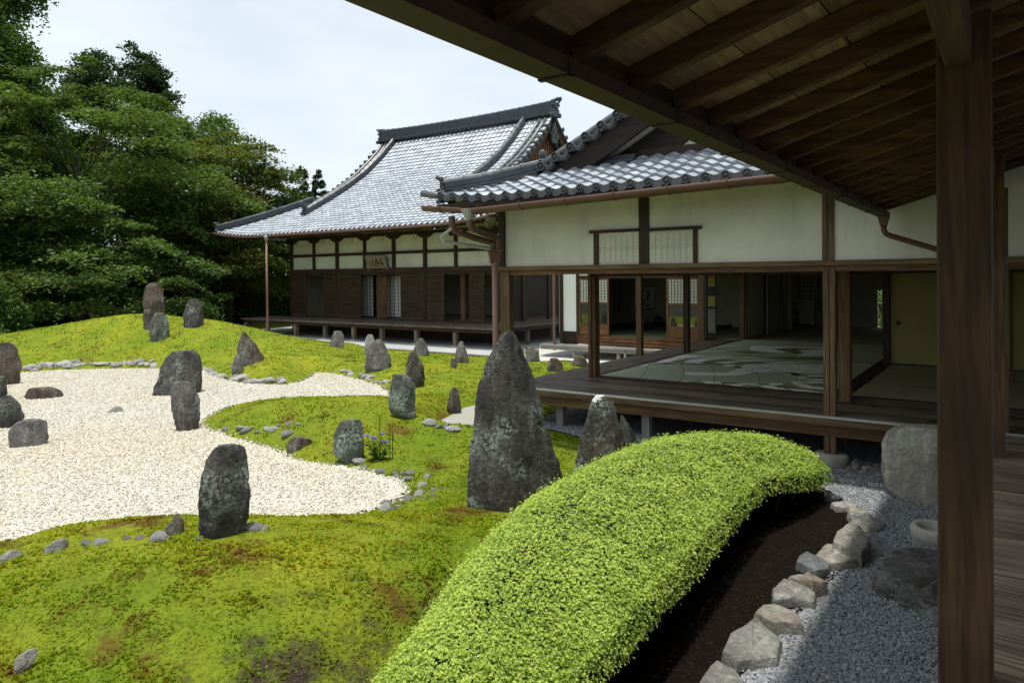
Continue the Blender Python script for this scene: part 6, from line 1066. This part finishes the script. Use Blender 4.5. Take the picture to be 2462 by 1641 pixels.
def limb_mb(base, cs, R, r0_, zsplit):
    mb = MB(); top = np.array([base[0], base[1], max(c[2] for c in cs)*0.66+base[2]*0.34]); mb.tube([base-[0, 0, 0.3], base+[0.1, 0, 0.6], base*0.7+top*0.3+[0.15, 0.1, 0], base*0.35+top*0.65-[0.1, 0, 0], top], [r0_*1.25, r0_, r0_*0.75, r0_*0.45, r0_*0.12], 9)
    idx = R.permutation(len(cs))[:34]
    for i in idx:
        c = np.asarray(cs[i]); h = base[2]+(c[2]-base[2])*0.62; f = (h-base[2])/(top[2]-base[2]+1e-6); p = base*(1-f)+top*f; mid = (p+c)/2+np.array([0, 0, 0.25]); r_ = r0_*0.33*(1-f*0.6); mb.tube([p, mid, c-[0, 0, 0.05]], [r_, r_*0.6, r_*0.2], 6)
    return mb
def tree(name, label, base, prof, mat, seed, npad, prad, nleaf, size, flat=0.30, trunk=0.2, group='trees on the bank behind the moss', droop=0.15, tiltn=0.45, low=0.12, squash=1.0, bias=0.7):
    """prof: (height fraction, radius) pairs of the crown"""
    R = np.random.default_rng(seed); base = np.asarray(base, float); H = prof[-1][0]; cs, rs = [], []
    hs = [q[0] for q in prof]; rr_ = [q[1] for q in prof]
    while len(cs) < npad:
        h = hs[0]+(H-hs[0])*R.random(); r_ = np.interp(h, hs, rr_); 
        if R.random() > (r_/max(rr_))**1.1+0.08: continue
        a = R.random()*2*math.pi; q = r_*(1-0.75*R.random()**1.5*(1-bias)) if R.random() < bias else r_*math.sqrt(R.random()); q *= 0.92+0.22*R.standard_normal()*0.5; cs.append(base+np.array([q*math.cos(a), q*math.sin(a)*squash, h])); rs.append(prad*(0.6+0.75*R.random())*min(1, 0.45+0.6*r_/max(rr_)))
    t = thing(name, label, 'tree', base, group); part('trunk', limb_mb(base, cs, R, trunk, low), BARK, t, True); V, A = pads([c-base for c in cs], rs, nleaf, size, flat, seed+1, tiltn, droop)
    link('crown', np_mesh('crown', V, np.arange(len(V)).reshape(-1, 4), False, face_attr={'rnd': A}), LF[mat], t, base); return t
def far(px, dist, z=-0.75): d = ray(*v(px, 640)); d = d/math.hypot(d[0], d[1]); return np.array([d[0]*dist, d[1]*dist, z])
MP = lambda H, R_: [(H*0.16, R_*0.55), (H*0.28, R_*0.95), (H*0.45, R_), (H*0.65, R_*0.86), (H*0.82, R_*0.55), (H*0.94, R_*0.25), (H, R_*0.05)]
tree('maple_tree', 'biggest spreading maple with layered boughs, behind the tall pillar stone', far(185, 40), MP(13.2, 7.6), 'maple', 101, 150, 1.5, 380, 0.095, 0.19, 0.30)
tree('maple_tree', 'yellowish round-headed maple between the big maple and the hall roof', far(520, 42), MP(10.6, 5.2), 'gold', 102, 100, 1.28, 380, 0.092, 0.22, 0.24)
tree('maple_tree', 'mid green maple just left of the hall eave', far(610, 47), MP(9.4, 5.0), 'maple', 103, 90, 1.22, 370, 0.095, 0.22, 0.2)
tree('maple_tree', 'low maple with bright tiers in front of the big maple, left of the pillar stone', far(225, 34), MP(5.6, 4.4), 'maple', 104, 50, 1.05, 500, 0.078, 0.16, 0.14, low=0.1)
tree('maple_tree', 'low dark maple reaching behind the right crest of the moss mound', far(440, 39), MP(6.4, 4.2), 'maple', 105, 44, 1.02, 480, 0.078, 0.17, 0.14)
tree('maple_tree', 'green maple at the left edge above the rounded stones', far(25, 37), MP(8.6, 5.2), 'maple', 106, 78, 1.22, 390, 0.09, 0.2, 0.2)
tree('broadleaf_tree', 'tall dense broadleaf tree cut off by the left edge', far(-112, 46), [(2, 2.5), (6, 4.0), (10, 4.3), (14, 4.2), (16.5, 3.5), (19.3, 2.4), (21.5, 0.6)], 'broad', 107, 230, 1.15, 720, 0.105, 0.7, 0.3, tiltn=0.9)
tree('dark_conifer', 'dark evergreen rising behind the crown of the big maple', far(285, 52), [(5, 3.2), (9, 4.0), (12.0, 4.0), (14.6, 2.9), (16.4, 1.9), (17.4, 0.5)], 'dark', 108, 150, 1.0, 480, 0.11, 0.55, 0.3, tiltn=0.9)
tree('broadleaf_tree', 'green broadleaf tree showing its leafy top above the yellowish maple', far(455, 54), [(3, 2.5), (6, 4.4), (10, 4.4), (12.6, 3.0), (14, 1.0), (14.6, 0.2)], 'broad', 109, 100, 1.2, 230, 0.12, 0.6, 0.25, tiltn=0.9)
for px, H, lab in ((694, 14.5, 'left of the two small pointed cypresses above the hall roof'), (734, 14.0, 'right of the two small pointed cypresses above the hall roof')):
    tree('cypress_tree', lab, far(px, 78), [(2, 1.2), (H*0.55, 1.25), (H*0.8, 0.85), (H*0.93, 0.42), (H, 0.03)], 'dark', 110+px, 150, 0.36, 700, 0.14, 1.0, 0.2, 'far cypresses', tiltn=1.2)
tree('maple_tree', 'dark tree with bare forking boughs under the hall eave corner', far(590, 44), [(5.2, 2.5), (6.2, 4.0), (7.5, 3.4), (8.4, 2.0), (9, .2)], 'dark', 112, 40, 0.95, 210, 0.11, 0.35, 0.22)
tree('broadleaf_tree', 'small rounded tree beside the hall wall behind the downspout', far(655, 50), [(1.0, 2.2), (2.6, 2.9), (4.4, 2.6), (5.6, 1.4), (6.2, 0.2)], 'broad', 113, 60, 0.8, 240, 0.10, 0.6, 0.15, tiltn=0.9)
tree('broadleaf_shrub', 'leafy shrub at the left edge above the blunt upright stone', far(-22, 30), [(0.3, 0.6), (0.9, 0.9), (1.5, 0.8), (2.1, 0.45), (2.5, 0.1)], 'broad', 114, 40, 0.42, 900, 0.06, 0.7, 0.08, tiltn=0.9)
def hedge(label, p0, p1, h, w, mat, n, seed, size=0.08):
    R = np.random.default_rng(seed); p0, p1 = np.asarray(p0), np.asarray(p1); c = (p0+p1)/2; t = thing('hedge', label, 'hedge', c, 'clipped hedges behind the garden'); d = p1-p0; L_ = np.linalg.norm(d); d = d/L_; s = np.array([d[1], -d[0], 0])
    mb = MB(); mb.beam(p0+[0, 0, h*0.47], p1+[0, 0, h*0.47], w*0.86, h*0.9); part('blocking_core', mb, CORE, t); u_ = R.random(n)*L_; f = R.integers(0, 3, n); a = R.random(n)*2-1; P = np.where((f == 0)[:, None], p0+d*u_[:, None]+s*(a*w/2)[:, None]+[0, 0, h], p0+d*u_[:, None]+s*(np.where(f == 1, 1, -1)*w/2)[:, None]+np.array([0, 0, 1])*((a+1)/2*h)[:, None])
    P = P+R.normal(0, 0.05, (n, 3))-c; N = R.normal(0, 1, (n, 3)); N[:, 2] = np.abs(N[:, 2])+0.5; N /= np.linalg.norm(N, axis=1)[:, None]; b = np.cross(N, R.normal(0, 1, (n, 3))); b /= np.linalg.norm(b, axis=1)[:, None]; e = np.cross(N, b); V = np.stack([P-b*size, P-e*size*0.6, P+b*size, P+e*size*0.6], 1).reshape(-1, 3)
    link('foliage', np_mesh('foliage', V, np.arange(len(V)).reshape(-1, 4), False, face_attr={'rnd': R.random(n)}), LF[mat], t, c)
hedge('clipped dark hedge behind the hall veranda end', far(545, 43), far(675, 47), 2.5, 1.2, 'hedge', 12000, 1)
hedge('long low dark hedge under the trees behind the big moss mound', far(-120, 42), far(540, 45), 2.3, 1.4, 'dark', 16000, 2, 0.11)
# shrub seen through the pavilion's far doorway
sv = onY(v(2022, 715), 31.0); tree('garden_shrub', 'sunlit shrub glimpsed through the dark doorway at the back of the pavilion', (float(sv[0]), 31.0, -0.6), [(0.2, 1.6), (1.2, 1.9), (2.2, 1.6), (3.0, 0.5)], 'flower', 120, 60, 0.6, 320, 0.07, 0.8, 0.08, 'garden behind the pavilion', tiltn=0.9)
# far wood closing the view behind the trees
def far_wood(n):
    R = np.random.default_rng(77); px = -260+1000*R.random(n); d_ = 60+16*R.random(n); D = np.array([ray(*v(q, 640)) for q in px]); D = D/np.hypot(D[:, 0], D[:, 1])[:, None]; top = 5.2-2.2*sstep(480, 600, px)+1.8*vnoise(np.stack([px*0.02, px*0, px*0], -1), 3)+1.0*vnoise(np.stack([px*0.07, d_*0.2, px*0], -1), 4); z = -0.8+top*R.random(n)**0.8
    P = np.stack([D[:, 0]*d_, D[:, 1]*d_, z], -1); N = R.normal(0, 1, (n, 3)); N[:, 2] = np.abs(N[:, 2])+0.4; N /= np.linalg.norm(N, axis=1)[:, None]; b = np.cross(N, R.normal(0, 1, (n, 3))); b /= np.linalg.norm(b, axis=1)[:, None]; e = np.cross(N, b); s = 0.28*(0.6+0.8*R.random((n, 1))); V = np.stack([P-b*s, P-e*s*0.6, P+b*s, P+e*s*0.6], 1).reshape(-1, 3)
    return struct(link('far_wood', np_mesh('far_wood', V, np.arange(len(V)).reshape(-1, 4), False, face_attr={'rnd': R.random(n)*0.7}), LF['dark']), 'stuff')
far_wood(42000)
